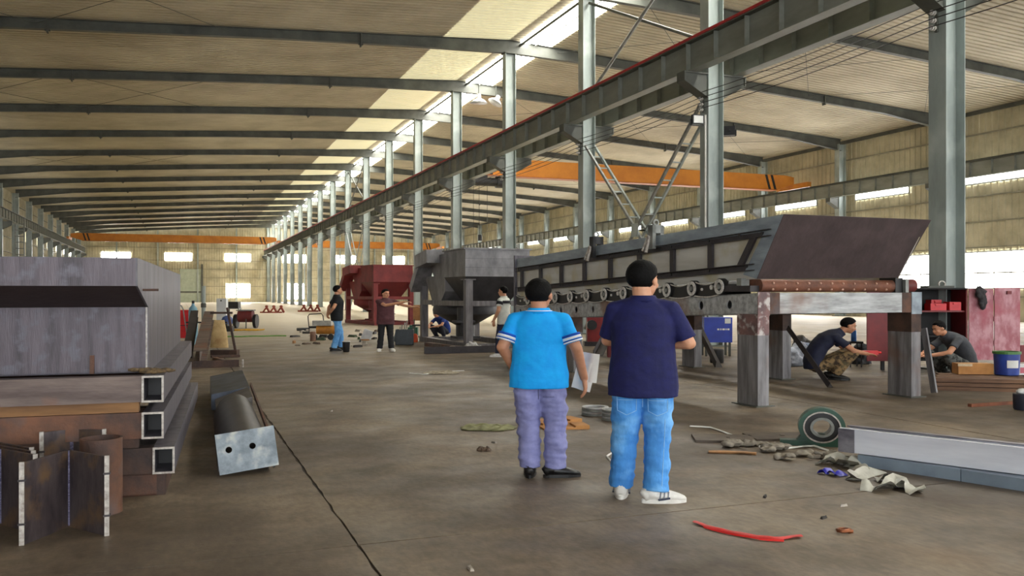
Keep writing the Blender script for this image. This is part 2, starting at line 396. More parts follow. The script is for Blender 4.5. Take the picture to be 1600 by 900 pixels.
# far sliding door
xa, xb = on_y(281, YE), on_y(314, YE)
d = thing('door_1', 'pale green roller door in the far gable wall', 'door', (xa, YE - .2, 0), kind='structure')
MB().box((0, -.06, 0), (xb - xa, .02, 5.4)).build('door_leaf', M('pale_green_door', (176, 186, 168), (160, 170, 152), 2, .6), d)
MB().box((0, -.14, 1.55), (xb - xa + .4, -.06, 1.8)).build('cross_rail', steel_d, d)
MB().box((xb - xa, -.2, 0), (xb - xa + .3, -.06, 6.2)).build('door_post', steel_d, d)

# columns
def hcol(h, dx=.5, wy=.42):
    return fix(MB().bar((0, 0, 0), (0, 0, h), [(b, a) for a, b in iprof(dx, wy, .022, .016)], up=(1, 0, 0)).mesh('column_shaft'), steel)
def colmesh(h, dx=.5, wy=.42):
    mb = MB(); t = .022
    mb.box((-dx / 2, -wy / 2, 0), (-dx / 2 + t, wy / 2, h)).box((dx / 2 - t, -wy / 2, 0), (dx / 2, wy / 2, h)).box((-dx / 2 + t, -.009, 0), (dx / 2 - t, .009, h))
    return fix(mb.mesh('shaft'), steel)
def corbel(s):                              # s: side it reaches to
    mb = MB(); x0, x1 = s * .25, s * 1.02
    for y in (-.14, .14):
        mb.hexa([(x0, y - .01, 7.0), (x1, y - .01, 7.42), (x1, y + .01, 7.42), (x0, y + .01, 7.0), (x0, y - .01, 7.66), (x1, y - .01, 7.66), (x1, y + .01, 7.66), (x0, y + .01, 7.66)])
    mb.box((min(x0, x1), -.2, 7.63), (max(x0, x1), .2, 7.67))
    mb.box((s * .98, -.2, 7.40), (s * 1.02, .2, 7.67))
    mb.hexa([(x0, -.2, 6.98), (x1, -.2, 7.40), (x1, .2, 7.40), (x0, .2, 6.98), (x0, -.2, 7.0), (x1, -.2, 7.42), (x1, .2, 7.42), (x0, .2, 7.0)])
    return fix(mb.mesh('corbel'), steel_d)
base_me = fix(MB().box((-.4, -.33, 0), (.4, .33, .03)).mesh('base_plate'), steel_d)
cap_me = {}
sh_mid = colmesh(zroof(XC) - .6); sh_l = colmesh(zroof(-14.3) - .35, .55, .42); sh_r = colmesh(zroof(40.3) - .35, .55, .42)
cb_l, cb_r = corbel(-1), corbel(1)
topp = fix(MB().box((-.3, -.24, zroof(XC) - .66), (.3, .24, zroof(XC) - .6)).mesh('cap_plate'), steel_d)
MIDCOL = {}
for n in range(-3, 19):
    nm = ORD[n - 1] if n >= 1 else ['fourth', 'third', 'second', 'nearest'][n + 3] + ' behind the camera'
    lab = ('%s grey steel column of the middle row, counted from the right edge' % nm) if n >= 1 else 'grey steel middle-row column, %s' % nm
    c = thing('column', lab, 'column', (XC, FR[n], 0), group='middle row of columns', kind='structure')
    MIDCOL[n] = c
    for a, b in (('shaft', sh_mid), ('corbel', cb_l), ('corbel', cb_r), ('base_plate', base_me), ('cap_plate', topp)): put(a, b, c)
    far = 19 - n
    c = thing('column', 'grey steel column against the left wall, number %d from the far gable' % far, 'column', (-14.3, FR[n], 0), group='left wall columns', kind='structure')
    for a, b in (('shaft', sh_l), ('corbel', cb_r), ('base_plate', base_me)): put(a, b, c)
    c = thing('column', 'grey steel column against the right wall, number %d from the far gable' % far, 'column', (40.3, FR[n], 0), group='right wall columns', kind='structure')
    for a, b in (('shaft', sh_r), ('corbel', cb_l), ('base_plate', base_me)): put(a, b, c)
# crane runway girders
gird_m = M('girder_paint', (146, 149, 140), (118, 120, 112), 1.2, .5, 0, (1, .3, 1))
stiff_me = fix(MB().box((-.15, -.008, 7.70), (.15, .008, 8.47)).mesh('stiffener'), gird_m)
def girder(x, label):
    g = thing('crane_runway_girder', label, 'girder', (x, 0, 0), group='crane runway girders')
    ya, yb = YB + .5, YE - .6
    MB().box((-.006, ya, 7.70), (.006, yb, 8.47)).build('web', gird_m, g)
    MB().box((-.19, ya, 8.47), (.19, yb, 8.495)).build('top_flange', steel_d, g)
    MB().box((-.17, ya, 7.675), (.17, yb, 7.70)).build('bottom_flange', gird_m, g)
    MB().bar((0, ya, 8.495), (0, yb, 8.495), [(-.05, 0), (.05, 0), (.05, .015), (.012, .03), (.012, .07), (.035, .08), (.035, .105), (-.035, .105), (-.035, .08), (-.012, .07), (-.012, .03), (-.05, .015)]).build('crane_rail', steel_d, g)
    y = FR[-1]
    while y < yb: put('stiffener', stiff_me, g, (0, y, 0)); y += S / 6
    return g
girder(13.4, 'grey stiffened crane girder on the left of the middle columns')
girder(14.85, 'grey stiffened crane girder on the right of the middle columns')
girder(-13.45, 'grey stiffened crane girder along the left wall')
girder(39.45, 'grey stiffened crane girder along the right wall windows')
r = tag(MB().rect((13.25, FR[-2], 8.56), (13.25, YE - 1, 8.56), .06, .07).build('conductor_rail', M('red_plastic_rail', (190, 34, 40), (165, 26, 34), 2, .5)), 'long red conductor rail on top of the middle crane girder', 'rail')
# trolley wires with insulators on the middle columns
ins_m = M('insulator_white', (206, 202, 196), (170, 166, 160), 20, .35)
wire_m = M('wire_black', (40, 36, 32), (30, 26, 24), 10, .5)
for i in range(4):
    z = 7.12 - i * .15; pts = []
    for n in range(-2, 12):
        for q in range(6):
            f = q / 6; pts.append((13.64, FR[n] + S * f, z - .35 * f * (1 - f)))
    tag(MB().tube(pts, .011, 5).build('trolley_wire', wire_m), '%s trolley wire strung below the middle girder' % ['topmost', 'second highest', 'second lowest', 'lowest'][i], 'wire', 'trolley wires')
ins_br = fix(MB().box((-.04, -.03, 6.6), (-.0, .03, 7.2)).mesh('bracket'), steel_d)
ins_me = []
for i in range(4):
    mb = MB()
    for q in range(2): mb.cyl((-.07 - q * .06, 0, 7.12 - i * .15), (-.10 - q * .06, 0, 7.12 - i * .15), .05, 10)
    mb.cyl((-.04, 0, 7.12 - i * .15), (-.19, 0, 7.12 - i * .15), .025, 8); ins_me.append(fix(mb.mesh('insulator'), ins_m))
for n in range(0, 12):
    t = put('insulator_bracket', ins_br, MIDCOL[n], (-.25, 0, 0))
    for m in ins_me: put('insulator', m, t)
# laced cross bracing between the second and third middle columns (and farther bays)
galv = M('galvanised_strut', (150, 152, 148), (118, 120, 116), 5, .45, .3)
def bracing(n, label):
    t = thing('cross_bracing', label, 'bracing', (XC, FR[n], 0))
    for q in (0, 1):
        ya, yb = (.25, S - .25) if q else (S - .25, .25)
        p0, p1 = V((0, ya, .2)), V((0, yb, 6.9)); dv = (p1 - p0)
        for s in (-.19, .19): MB().rect(p0 + V((s + (q - .5) * .02, 0, 0)), p1 + V((s + (q - .5) * .02, 0, 0)), .07, .09).build('strut_rail', galv if s < 0 else steel, t)
        for k in range(1, 14): 
            c = p0 + dv * (k / 14); MB().rect(c + V((-.19, 0, 0)), c + V((.19, 0, 0)), .04, .04).build('rung', steel, t)
    MB().box((-.24, S / 2 - .22, 3.33), (-.215, S / 2 + .22, 3.77)).build('gusset_plate', steel, t)
    for q in (0, 1):
        ya, yb = (.1, S - .1) if q else (S - .1, .1); x = .12 * (q * 2 - 1) * .5
        MB().cyl((x, ya, 8.62), (x, yb, 12.2), .055, 8).build('upper_strut', steel_d if q else galv, t)
    return t
bracing(2, 'laced steel cross bracing between the second and third middle columns')
bracing(8, 'laced steel cross bracing far down the middle column row')
# cable conduit on column 2, floodlights
MB().tube([(-.29, -.12, .3), (-.29, -.12, 6.5)], .03, 8).build('conduit', M('conduit_white', (214, 212, 204), (196, 194, 188), 5, .5), MIDCOL[2])
def flood(p, rz, label):
    t = thing('floodlight', label, 'floodlight', p, rz, 'floodlights on the column')
    MB().box((-.17, -.05, -.13), (.17, .05, .13)).box((-.03, .05, -.03), (.03, .16, .03)).build('housing', blackp, t)
    MB().box((-.14, -.06, -.10), (.14, -.05, .10)).build('lens', white, t)
    MB().rect((-.19, .03, -.16), (.19, .03, -.16), .04, .02).rect((-.19, .03, -.16), (-.19, .03, .02), .04, .02).rect((.19, .03, -.16), (.19, .03, .02), .04, .02).build('yoke', blackp, t)
p = W(1090, 23.9); p.z = 6.3; flood(p, -A + .25, 'floodlight with white lens facing the camera on second column')
p = W(1139, 24.6); p.z = 6.12; flood(p, PI / 2 + .9, 'black floodlight seen edge-on right of second column')
# high-bay lamps by column five
p = W(748, 44); p.z = 11.3
t = thing('high_bay_lamp', 'round white high-bay lamp below the ridge near the columns', 'lamp', p)
MB().lathe([(.45, -.12), (.42, -.10), (.25, .05), (.12, .12), (.1, .35)]).build('shade', white, t, True); MB().cyl((0, 0, .35), (0, 0, 1.5), .02).build('stem', steel_d, t)
p = W(775, 44.3); p.z = 11.35
t = thing('high_bay_lamp', 'tilted white high-bay lamp right of its round neighbour below the ridge', 'lamp', p)
MB().lathe([(.40, -.12), (.38, -.10), (.22, .05), (.12, .12), (.1, .3)]).xf(Matrix.Rotation(.5, 4, 'Y')).build('shade', white, t, True); MB().cyl((0, 0, .25), (0, 0, 1.4), .02).build('stem', steel_d, t)
t = thing('wall_ladder', 'pale steel ladder rising to the left crane girder far down the hall', 'ladder', (-13.2, 88, 0))
for x in (-.35, .35): MB().box((x - .05, -.05, 0), (x + .05, .05, 8.2)).build('rail', galv, t)
for k in range(14): MB().box((-.3, -.03, .5 + k * .55), (.3, .03, .58 + k * .55)).build('rung', galv, t)
# bridge cranes
def crane(x0, x1, y, label, hoist_x=None):
    t = thing('bridge_crane', label, 'crane', (x0, y, 0), group='orange bridge cranes'); L = x1 - x0
    mb = MB(); w = .3
    prof = [(0.2, 8.95), (1.6, 8.5), (L - 1.6, 8.5), (L - .2, 8.95), (L - .2, 9.4), (L - .9, 9.5), (.9, 9.5), (.2, 9.4)]
    m = len(prof); mb.add([(a, -w, b) for a, b in prof] + [(a, w, b) for a, b in prof], [tuple(range(m)), tuple(range(2 * m - 1, m - 1, -1))] + [(i, (i + 1) % m, (i + 1) % m + m, i + m) for i in range(m)])
    mb.build('main_beam', orange, t)
    MB().box((1.6, -.36, 8.46), (L - 1.6, .36, 8.5)).build('lower_flange', M('crane_dark_orange', (170, 92, 30), (150, 80, 24), 1, .5), t)
    for x in (0.0, L):
        MB().box((x - .16, -1.6, 8.62), (x + .16, 1.6, 8.95)).build('end_carriage', orange, t)
        for q in (-1.3, 1.3): MB().cyl((x - .06, q, 8.75), (x + .06, q, 8.75), .14, 14).build('wheel', blackp, t)
    for x in (1.9, L - 2.3): 
        for k in (0, .45): MB().hexa([(x + k, -.305, 8.52), (x + k + .2, -.305, 8.52), (x + k + .2, -.3, 8.52), (x + k, -.3, 8.52), (x + k - .3, -.305, 9.48), (x + k - .1, -.305, 9.48), (x + k - .1, -.3, 9.48), (x + k - .3, -.3, 9.48)]).build('warning_stripe', blackp, t)
    if hoist_x is not None:
        h = MB().cyl((hoist_x - .9, -.1, 8.1), (hoist_x + .9, -.1, 8.1), .26, 14).box((hoist_x - .3, -.3, 8.2), (hoist_x + .3, .3, 8.46)).cyl((hoist_x + .9, -.1, 8.1), (hoist_x + 1.3, -.1, 8.1), .34, 14).build('hoist', blackp, t, 'auto')
        for q in (-.5, -.15, .35): MB().cyl((hoist_x + q, -.1, 8.0), (hoist_x + q, -.1, 4.9 + q), .014, 5).build('hoist_rope', wire_m, h)
        MB().cyl((hoist_x - .1, -.1, 4.6), (hoist_x - .1, -.1, 4.95), .12, 10).build('hook_block', blackp, h)
    return t
crane(-13.45, 13.4, 128, 'orange bridge crane spanning the left bay at the far end')
crane(14.85, 39.45, 48.4, 'near orange bridge crane spanning the right bay with a dark hoist', 1.9)
crane(14.85, 39.45, 134, 'distant orange bridge crane low beyond the red machine')
# ------------------------------------------------------------------ plates with round holes
def perf(L, H, t, holes, r, n=16):           # plate in the local y-z plane (y 0..L, z 0..H), thickness t along +x; holes: (y, z)
    mb = MB(); hs = sorted(holes); cuts = [0.0]
    for a, b in zip(hs, hs[1:]): cuts.append((a[0] + b[0]) / 2)
    cuts.append(L)
    if not hs: return mb.box((0, 0, 0), (t, L, H))
    for i, (cy, cz) in enumerate(hs):
        y0, y1 = cuts[i], cuts[i + 1]
        inner = [(cy + r * math.cos(2 * PI * k / n), cz + r * math.sin(2 * PI * k / n)) for k in range(n)]
        outer = []
        for k in range(n):
            c, s = math.cos(2 * PI * k / n), math.sin(2 * PI * k / n)
            fy = ((y1 - cy) / c if c > 1e-6 else (y0 - cy) / c if c < -1e-6 else 1e9)
            fz = ((H - cz) / s if s > 1e-6 else (0 - cz) / s if s < -1e-6 else 1e9)
            f = min(fy, fz); outer.append((cy + c * f, cz + s * f))
        corners = [(y1, H), (y0, H), (y0, 0), (y1, 0)]
        for x, flip in ((0, False), (t, True)):
            vs = [(x, a, b) for a, b in inner] + [(x, a, b) for a, b in outer]; fs = []
            for k in range(n):
                q = (k + 1) % n; f = [k, q, q + n, k + n]
                a, b = outer[k], outer[q]
                if abs(a[0] - b[0]) > 1e-7 and abs(a[1] - b[1]) > 1e-7:
                    cn = min(corners, key=lambda c: (c[0] - (a[0] + b[0]) / 2) ** 2 + (c[1] - (a[1] + b[1]) / 2) ** 2)
                    vs.append((x, cn[0], cn[1])); f = [k, q, q + n, len(vs) - 1, k + n]
                fs.append(tuple(f))
            mb.add(vs, fs)
        vs = [(0, a, b) for a, b in inner] + [(t, a, b) for a, b in inner]
        mb.add(vs, [(k, (k + 1) % n, (k + 1) % n + n, k + n) for k in range(n)])
    mb.add([(0, 0, 0), (0, L, 0), (0, L, H), (0, 0, H), (t, 0, 0), (t, L, 0), (t, L, H), (t, 0, H)], [(0, 1, 5, 4), (1, 2, 6, 5), (2, 3, 7, 6), (3, 0, 4, 7)])
    return mb

# ------------------------------------------------------------------ apron feeder on its steel frame
FY = math.atan(560.0 / F) - A                # its axis is turned this much from the hall axis
FO = W(1184, 11.38)
feeder = thing('apron_feeder', 'long unpainted apron feeder with a flared hopper on square steel legs', 'machine', FO, FY)
SL = -.033; FL = 8.3; FW = 2.89              # slope, length, width
def zs(y): return SL * y
dark_ang = M('dark_angle_iron', (66, 60, 62), (44, 40, 42), 3, .55, .2, (1, 1, 1), .1, 30)
hop_m = M('brown_black_plate', (84, 70, 70), (66, 54, 54), 2.4, .7, .1, (1, 1, 1), .25, 14, c3=(72, 60, 60), s3=3)
blue_st = M('blue_grey_plate', (150, 162, 172), (116, 126, 136), 3, .4, .1, (2, .5, 2), .1, 30)
liner = M('pale_liner_plate', (206, 204, 198), (182, 178, 170), 1.5, .45, .05, (1, .4, 3), c3=(184, 174, 140), s3=1.6)
leg_m = M('leg_steel', (140, 138, 140), (90, 86, 88), 2.5, .42, .1, (4, 4, .5), .12, 30, c3=(120, 88, 72), s3=1.0)
pinst = M('patchy_primer_steel', (132, 96, 92), (96, 76, 76), 5, .5, .2, (1, 1, 1), .1, 30, c3=(186, 178, 174), s3=9)
for x in (0.0, FW - .18):
    for y in (0.0, 2.75, 5.4, 7.8):
        h = 1.22 + zs(y)
        lg = MB().box((x, y, 0), (x + .18, y + .43, h)).build('leg', leg_m, feeder)
        MB().box((x - .06, y - .05, 0), (x + .24, y + .48, .012)).build('foot_plate', steel_d, lg)
        MB().box((x - .004, y - .004, h - .28), (x + .184, y + .434, h)).build('welded_head', pinst if y == 0 and x == 0 else rust_d, lg)
for x, nm in ((0.0, 0), (FW - .18, 1)):
    holes = [(.61 + .67 * k, .14) for k in range(12)]
    pl = perf(FL, .28, .02, holes, .062); pl.v = [V((p.x + x + (0 if nm == 0 else .16), p.y, p.z + 1.22 + zs(p.y))) for p in pl.v]
    sb = pl.build('side_beam', rawsteel, feeder)
    b2 = MB()
    for z in (0, .265): b2.hexa([(x, .0, 1.22 + z), (x + .18, .0, 1.22 + z), (x + .18, FL, 1.22 + z + zs(FL)), (x, FL, 1.22 + z + zs(FL)), (x, 0, 1.235 + z), (x + .18, 0, 1.235 + z), (x + .18, FL, 1.235 + z + zs(FL)), (x, FL, 1.235 + z + zs(FL))])
    xi = .165 if nm == 0 else 0; b2.hexa([(x + xi, 0, 1.22), (x + xi + .015, 0, 1.22), (x + xi + .015, FL, 1.22 + zs(FL)), (x + xi, FL, 1.22 + zs(FL)), (x + xi, 0, 1.5), (x + xi + .015, 0, 1.5), (x + xi + .015, FL, 1.5 + zs(FL)), (x + xi, FL, 1.5 + zs(FL))])
    b2.build('beam_flanges', rawsteel, sb)
    MB().box((x - .005, -.012, 1.2), (x + .19, .0, 1.515)).build('end_cap', pinst if nm == 0 else blue_st, sb)
fb = MB().box((.18, .0, 1.225), (FW - .18, .2, 1.505)).build('front_beam', rawsteel, feeder)
for x in (.18, FW - .36): MB().box((x, -.003, 1.223), (x + .18, .2, 1.507)).build('rust_band', rusty, fb)
for y in (2.85, 5.5): MB().box((.18, y, 1.22 + zs(y)), (FW - .18, y + .2, 1.44 + zs(y))).build('cross_beam', steel_d, feeder)
# pan deck (bolted apron) seen at the front
pr = []
for k in range(9): w = PI * k / 8; pr.append((-.07 * math.sin(w) , 1.60 - .085 * math.cos(w)))
mb = MB(); m = len(pr); pr2 = pr + [(.3, 1.69), (.3, 1.52)]; m = len(pr2)
mb.add([(.12, a + .12, b) for a, b in pr2] + [(2.46, a + .12, b) for a, b in pr2], [tuple(range(m)), tuple(range(2 * m - 1, m - 1, -1))] + [(i, (i + 1) % m, (i + 1) % m + m, i + m) for i in range(m)])
pan = mb.build('apron_pan', M('rust_brown_pan', (134, 82, 58), (96, 60, 46), 4, .6, .15, (1, 1, 1), .15, 30), feeder, 'auto')
bolt_me = fix(MB().ell((0, 0, 0), (.024, .02, .02), 8).mesh('bolt'), M('bolt_steel', (190, 150, 130), (150, 104, 84), 20, .4, .4)); bolt_me.polygons.foreach_set('use_smooth', [True] * len(bolt_me.polygons))
for k in range(11):
    for z, dy in ((1.632, .058), (1.552, .07)): put('bolt', bolt_me, pan, (.3 + k * .2, dy, z))
MB().box((2.46, .05, 1.51), (2.6, .35, 1.72)).build('bearing_block', blackp, feeder)
MB().box((2.60, .0, 1.51), (2.66, .3, 1.70)).build('bearing_plate', galv, feeder)
MB().cyl((2.66, .12, 1.61), (2.86, .12, 1.61), .095, 20).build('drum_end', M('dark_red_drum', (120, 46, 46), (84, 34, 36), 4, .5), feeder, 'auto')
# hopper front plate and side walls
def sheetp(pts, off, nm, mat, par=feeder):
    off = V(off); p = [V(q) for q in pts]; n = len(p)
    return MB().add(p + [q + off for q in p], [tuple(range(n)), tuple(range(2 * n - 1, n - 1, -1))] + [(i, (i + 1) % n, (i + 1) % n + n, i + n) for i in range(n)]).build(nm, mat, par)
sheetp([(.03, .05, 1.69), (2.51, .05, 1.72), (2.56, -.48, 2.51), (.03, -.48, 2.50)], (0, .018, .004), 'hopper_front_plate', hop_m)
yT = -.47
side_out = [(.04, .06, 1.69), (.04, FL, 1.69 + zs(FL)), (.04, FL, 2.52 + zs(FL)), (.04, yT, 2.50)]
for x in (.04, 2.5):
    sw = sheetp([(x, a[1], a[2]) for a in side_out], (.015, 0, 0), 'side_wall', liner)
    if x < 1:
        sx_ = x - .002
        # blue-grey top band and slanted edge band
        sheetp([(sx_, yT, 2.5), (sx_, FL, 2.52 + zs(FL)), (sx_, FL, 2.33 + zs(FL)), (sx_, yT + .15, 2.31)], (-.01, 0, 0), 'top_band', blue_st, sw)
        sheetp([(sx_, yT, 2.5), (sx_, yT + .34, 2.34), (sx_, .34, 1.75), (sx_, .06, 1.69)], (-.012, 0, 0), 'edge_band', blue_st, sw)
        def rail(za, ya, yb, nm):
            a, b = V((x - .03, ya, za + zs(ya))), V((x - .03, yb, za + zs(yb)))
            r = MB().bar(a, b, [(-.035, -.045), (.03, -.045), (.03, .045), (-.035, .045), (-.035, .036), (.02, .036), (.02, -.036), (-.035, -.036)]).build(nm, dark_ang, sw)
            return r
        r1 = rail(2.28, -.24, FL - .1, 'angle_rail'); r2 = rail(1.85, .1, FL - .1, 'angle_rail')
        ys = [1.05 + .98 * k for k in range(8)]
        for y in ys:
            for s in (0,):
                MB().box((x - .055, y - .05, 1.885 + zs(y)), (x - .012, y + .05, 2.245 + zs(y))).build('post', dark_ang, sw)
            for z in (1.85, 2.28): MB().cyl((x - .06, y, z + zs(y)), (x - .075, y, z + zs(y)), .022, 10).build('bolt', blackp, sw)
        sheetp([(x - .055, .30, 1.885), (x - .055, .42, 1.885), (x - .055, .14, 2.245), (x - .055, .02, 2.245)], (.04, 0, 0), 'post', dark_ang, sw)
        for y, z in ((-.12, 2.28), (.2, 1.86), (.35, 2.28)): MB().cyl((x - .06, y, z), (x - .075, y, z), .024, 10).build('bolt', blackp, sw)
# far end plate
MB().box((-.02, FL - .05, 1.22 + zs(FL)), (2.6, FL, 2.6 + zs(FL))).build('end_plate', millscale, feeder)
MB().box((.15, .35, 1.44), (.16, 1.0, 1.56)).build('slide_block', blackp, feeder)
MB().box((-.03, .12, 1.52), (.14, .75, 1.60)).build('take_up_bar', dark_ang, feeder)
MB().box((-.035, .3, 1.60), (.1, .4, 1.70)).build('take_up_nut', galv, feeder)
# track chain: rollers joined by curved link plates
wring = M('white_ring', (232, 228, 222), (180, 176, 172), 30, .5)
roll_me = fix(MB().cyl((-.03, 0, 0), (.30, 0, 0), .118, 22).mesh('roller'), blackp); ring_me = fix(MB().ring((-.046, 0, 0), (-.03, 0, 0), .105, .062, 22).mesh('roller_ring'), wring)
hub_me = fix(MB().cyl((-.055, 0, 0), (-.03, 0, 0), .034, 14).mesh('hub'), galv)
lk = MB(); N_ = 10; top = []; bot = []
for k in range(N_ + 1):
    f = k / N_; y = f * .67; top.append((y, .105 - .06 * math.sin(PI * f))); bot.append((y, -.105 - .03 * math.sin(PI * f)))
ol = top + bot[::-1]; m = len(ol)
lk.add([(.0, a, b) for a, b in ol] + [(.22, a, b) for a, b in ol], [tuple(range(m)), tuple(range(2 * m - 1, m - 1, -1))] + [(i, (i + 1) % m, (i + 1) % m + m, i + m) for i in range(m)])
link_me = fix(lk.mesh('link_plate'), blackp)
rim = MB().tube([(-.012, a, b) for a, b in top], .010, 5).tube([(-.012, a, b) for a, b in bot], .010, 5); rim_me = fix(rim.mesh('link_rim'), wring)
pin_me = fix(MB().cyl((-.03, .2, .0), (.02, .2, .0), .035, 12).cyl((-.02, .45, -.02), (.02, .45, -.02), .02, 8).mesh('link_pin'), wring)
for k in range(12):
    y = .78 + .67 * k
    if y > FL - .2: break
    z = 1.615 + zs(y)
    r = put('roller', roll_me, feeder, (-.01, y, z)); put('roller_ring', ring_me, r); put('hub', hub_me, r)
    if k < 11:
        l = put('link_plate', link_me, feeder, (-.01, y, z), rot=(math.atan(SL), 0, 0)); put('link_rim', rim_me, l)
        if k % 2 == 0: put('link_pin', pin_me, l)
# lifting clamps hooked over the wall
FEEDER_MB = Matrix.Translation(FO) @ Matrix.Rotation(FY, 4, 'Z')
feeder_local = lambda p: FEEDER_MB @ V(p)
def clamp_at(y, mat, label):
    p = feeder_local((.047, y, 2.505 + zs(y)))
    t = thing('plate_clamp', label, 'clamp', p, FY, 'clamps on the feeder wall')
    MB().box((-.12, -.07, -.22), (-.06, .07, .16)).box((.03, -.07, -.16), (.09, .07, .16)).box((-.12, -.07, .03), (.09, .07, .16)).build('jaw', mat, t)
    MB().ring((-.02, -.02, .2), (-.02, .02, .2), .055, .032, 14).build('shackle', galv, t)
    MB().cyl((-.2, 0, -.28), (-.12, .02, -.02), .028, 8).cyl((-.19, .12, -.25), (-.12, .05, .0), .022, 8).build('lever', cutedge, t)
clamp_at(2.55, galv, 'silver plate clamp on top of the feeder wall above the navy-shirted man')
clamp_at(4.55, blackp, 'dark plate clamp on the feeder wall nearer its far end')

# ------------------------------------------------------------------ stack of welded frames and steel trough at the left
SY = math.atan(440.0 / F) - A                # turned slightly clockwise against the hall
SO = G(262, 775)
stack_rot = Matrix.Translation(SO) @ Matrix.Rotation(SY, 4, 'Z')
def frame_layer(z0, dx, dy, label, w=.145, h=.19, L=4.9, WD=3.2, front_mat=tube_m, t=.012, solid=False):
    t_ = thing('tube_frame', label, 'steel frame', stack_rot @ V((dx, dy, z0)), SY, 'stacked tube frames')
    for x in (-w, -WD):
        mb = MB(); L_ = L
        mb.box((x, 0, 0), (x + w, L_, t)).box((x, 0, h - t), (x + w, L_, h)).box((x, 0, t), (x + t, L_, h - t)).box((x + w - t, 0, t), (x + w, L_, h - t))
        o = mb.build('side_tube', millscale if x == -w else tube_m, t_)
        lip = MB(); e = .003
        lip.box((x - e, -.004, -e), (x + w + e, .01, t)).box((x - e, -.004, h - t), (x + w + e, .01, h + e)).box((x - e, -.004, t), (x + t, .01, h - t)).box((x + w - t, -.004, t), (x + w + e, .01, h - t))
        lip.build('cut_end', cutedge, o)
        MB().box((x + t, .35, t), (x + w - t, .36, h - t)).build('inner_stop', blackp, o)
    for y in (.012, L / 2, L - .2):
        MB().box((-WD + w, y, 0.0), (-w, y + .14, h)).build('cross_tube', front_mat, t_)
    return t_
zt = [.17, .43, .70]
t_ = thing('channel_skid', 'low rusty channel frame at the bottom of the left stack', 'steel frame', stack_rot @ V((-.02, .06, 0)), SY)
MB().box((-3.2, 0, 0), (-.06, .012, .165)).box((-3.2, 0, 0), (-.06, .12, .012)).box((-3.2, 0, .153), (-.06, .12, .165)).build('front_channel', rusty, t_)
for x in (-.06, -3.2): MB().box((x, 0, 0), (x + .06, 4.6, .165)).build('side_channel', rust_d, t_)
frame_layer(zt[0], .045, .0, 'lowest open-ended tube frame in the left stack', front_mat=rust_d)
frame_layer(.432, -.03, .0, 'brown middle tube frame of the left stack', front_mat=rusty)
# timber battens between the frames
wood_b = M('packer_wood', (150, 110, 70), (112, 80, 52), 4, .8, 0, (.3, 3, 3))
for z0, z1, lb, mt in ((.363, .429, 'dark batten between the lowest and middle tube frames', rust_d), (.625, .698, 'brown timber batten under the topmost tube frame', wood_b)):
    for y, wh in ((.03, 'front'), (4.3, 'back')):
        o = MB().box((-3.1, y, z0), (-.20, y + .1, z1)).build('batten', mt); o.matrix_world = stack_rot; tag(o, lb + ', at the ' + wh, 'batten')
frame_layer(.70, -.03, .0, 'topmost tube frame of the left stack carrying the steel trough')
# the trough itself
tr = thing('steel_trough', 'large grey steel trough with a flared rim lying on the tube frames', 'trough', stack_rot @ V((-.06, .28, .893)), SY)
TW, TL = 3.3, 4.45; xr = -.11
sheetp([(-TW, 0, 0), (xr, 0, 0), (xr, 0, .50), (-TW, 0, .50)], (0, .015, 0), 'front_plate', millspot, tr)
sheetp([(-TW, 0, .50), (xr, 0, .50), (xr, -.80, .665), (-TW, -.80, .665)], (0, .008, .012), 'slanted_lip', hop_m, tr)
sheetp([(-TW, -.80, .655), (xr, -.80, .655), (xr, -.80, .845), (-TW, -.80, .845)], (0, .012, 0), 'rim_plate', millspot, tr)
sheetp([(xr, 0, 0), (xr, TL, 0), (xr, TL, .84), (xr, -.80, .845), (xr, -.80, .655), (xr, 0, .5)], (.014, 0, 0), 'side_plate', millscale, tr)
sheetp([(-TW, 0, 0), (-TW, TL, 0), (-TW, TL, .84), (-TW, -.80, .845), (-TW, -.80, .655), (-TW, 0, .5)], (-.014, 0, 0), 'side_plate', millscale, tr)
sheetp([(-TW, TL, 0), (xr, TL, 0), (xr, TL, .84), (-TW, TL, .84)], (0, -.015, 0), 'back_plate', millscale, tr)
sheetp([(-TW, 0, .0), (xr, 0, .0), (xr, TL, .0), (-TW, TL, .0)], (0, 0, .012), 'bottom_plate', millscale, tr)
MB().cyl((xr - .06, -.45, .63), (xr + .12, -.45, .63), .008, 8).build('rod_stub', rust_d, tr)
MB().rect((xr + .002, -.002, .0), (xr + .002, -.002, .5), .012, .012).build('weld_edge', cutedge, tr)
MB().box((-.50, -.02, .0), (-.47, .0, .14)).build('cleat', rusty, tr)
mb = MB(); rr = random.Random(5)
for k in range(16):
    x = -.13 + k * .012 ; mb.ell((x - .05 + rr.uniform(-.06, .06), -.16 + rr.uniform(-.03, .03), .018 + rr.uniform(0, .02)), (.05, .03, .016), 7)
rope = mb.build('rag', M('straw_rag', (120, 98, 66), (62, 50, 38), 30, .9), None, True); rope.matrix_world = stack_rot @ Matrix.Translation((-.03, .28, .893)); tag(rope, 'frayed brown rag lying on the corner of the top tube frame', 'rag')

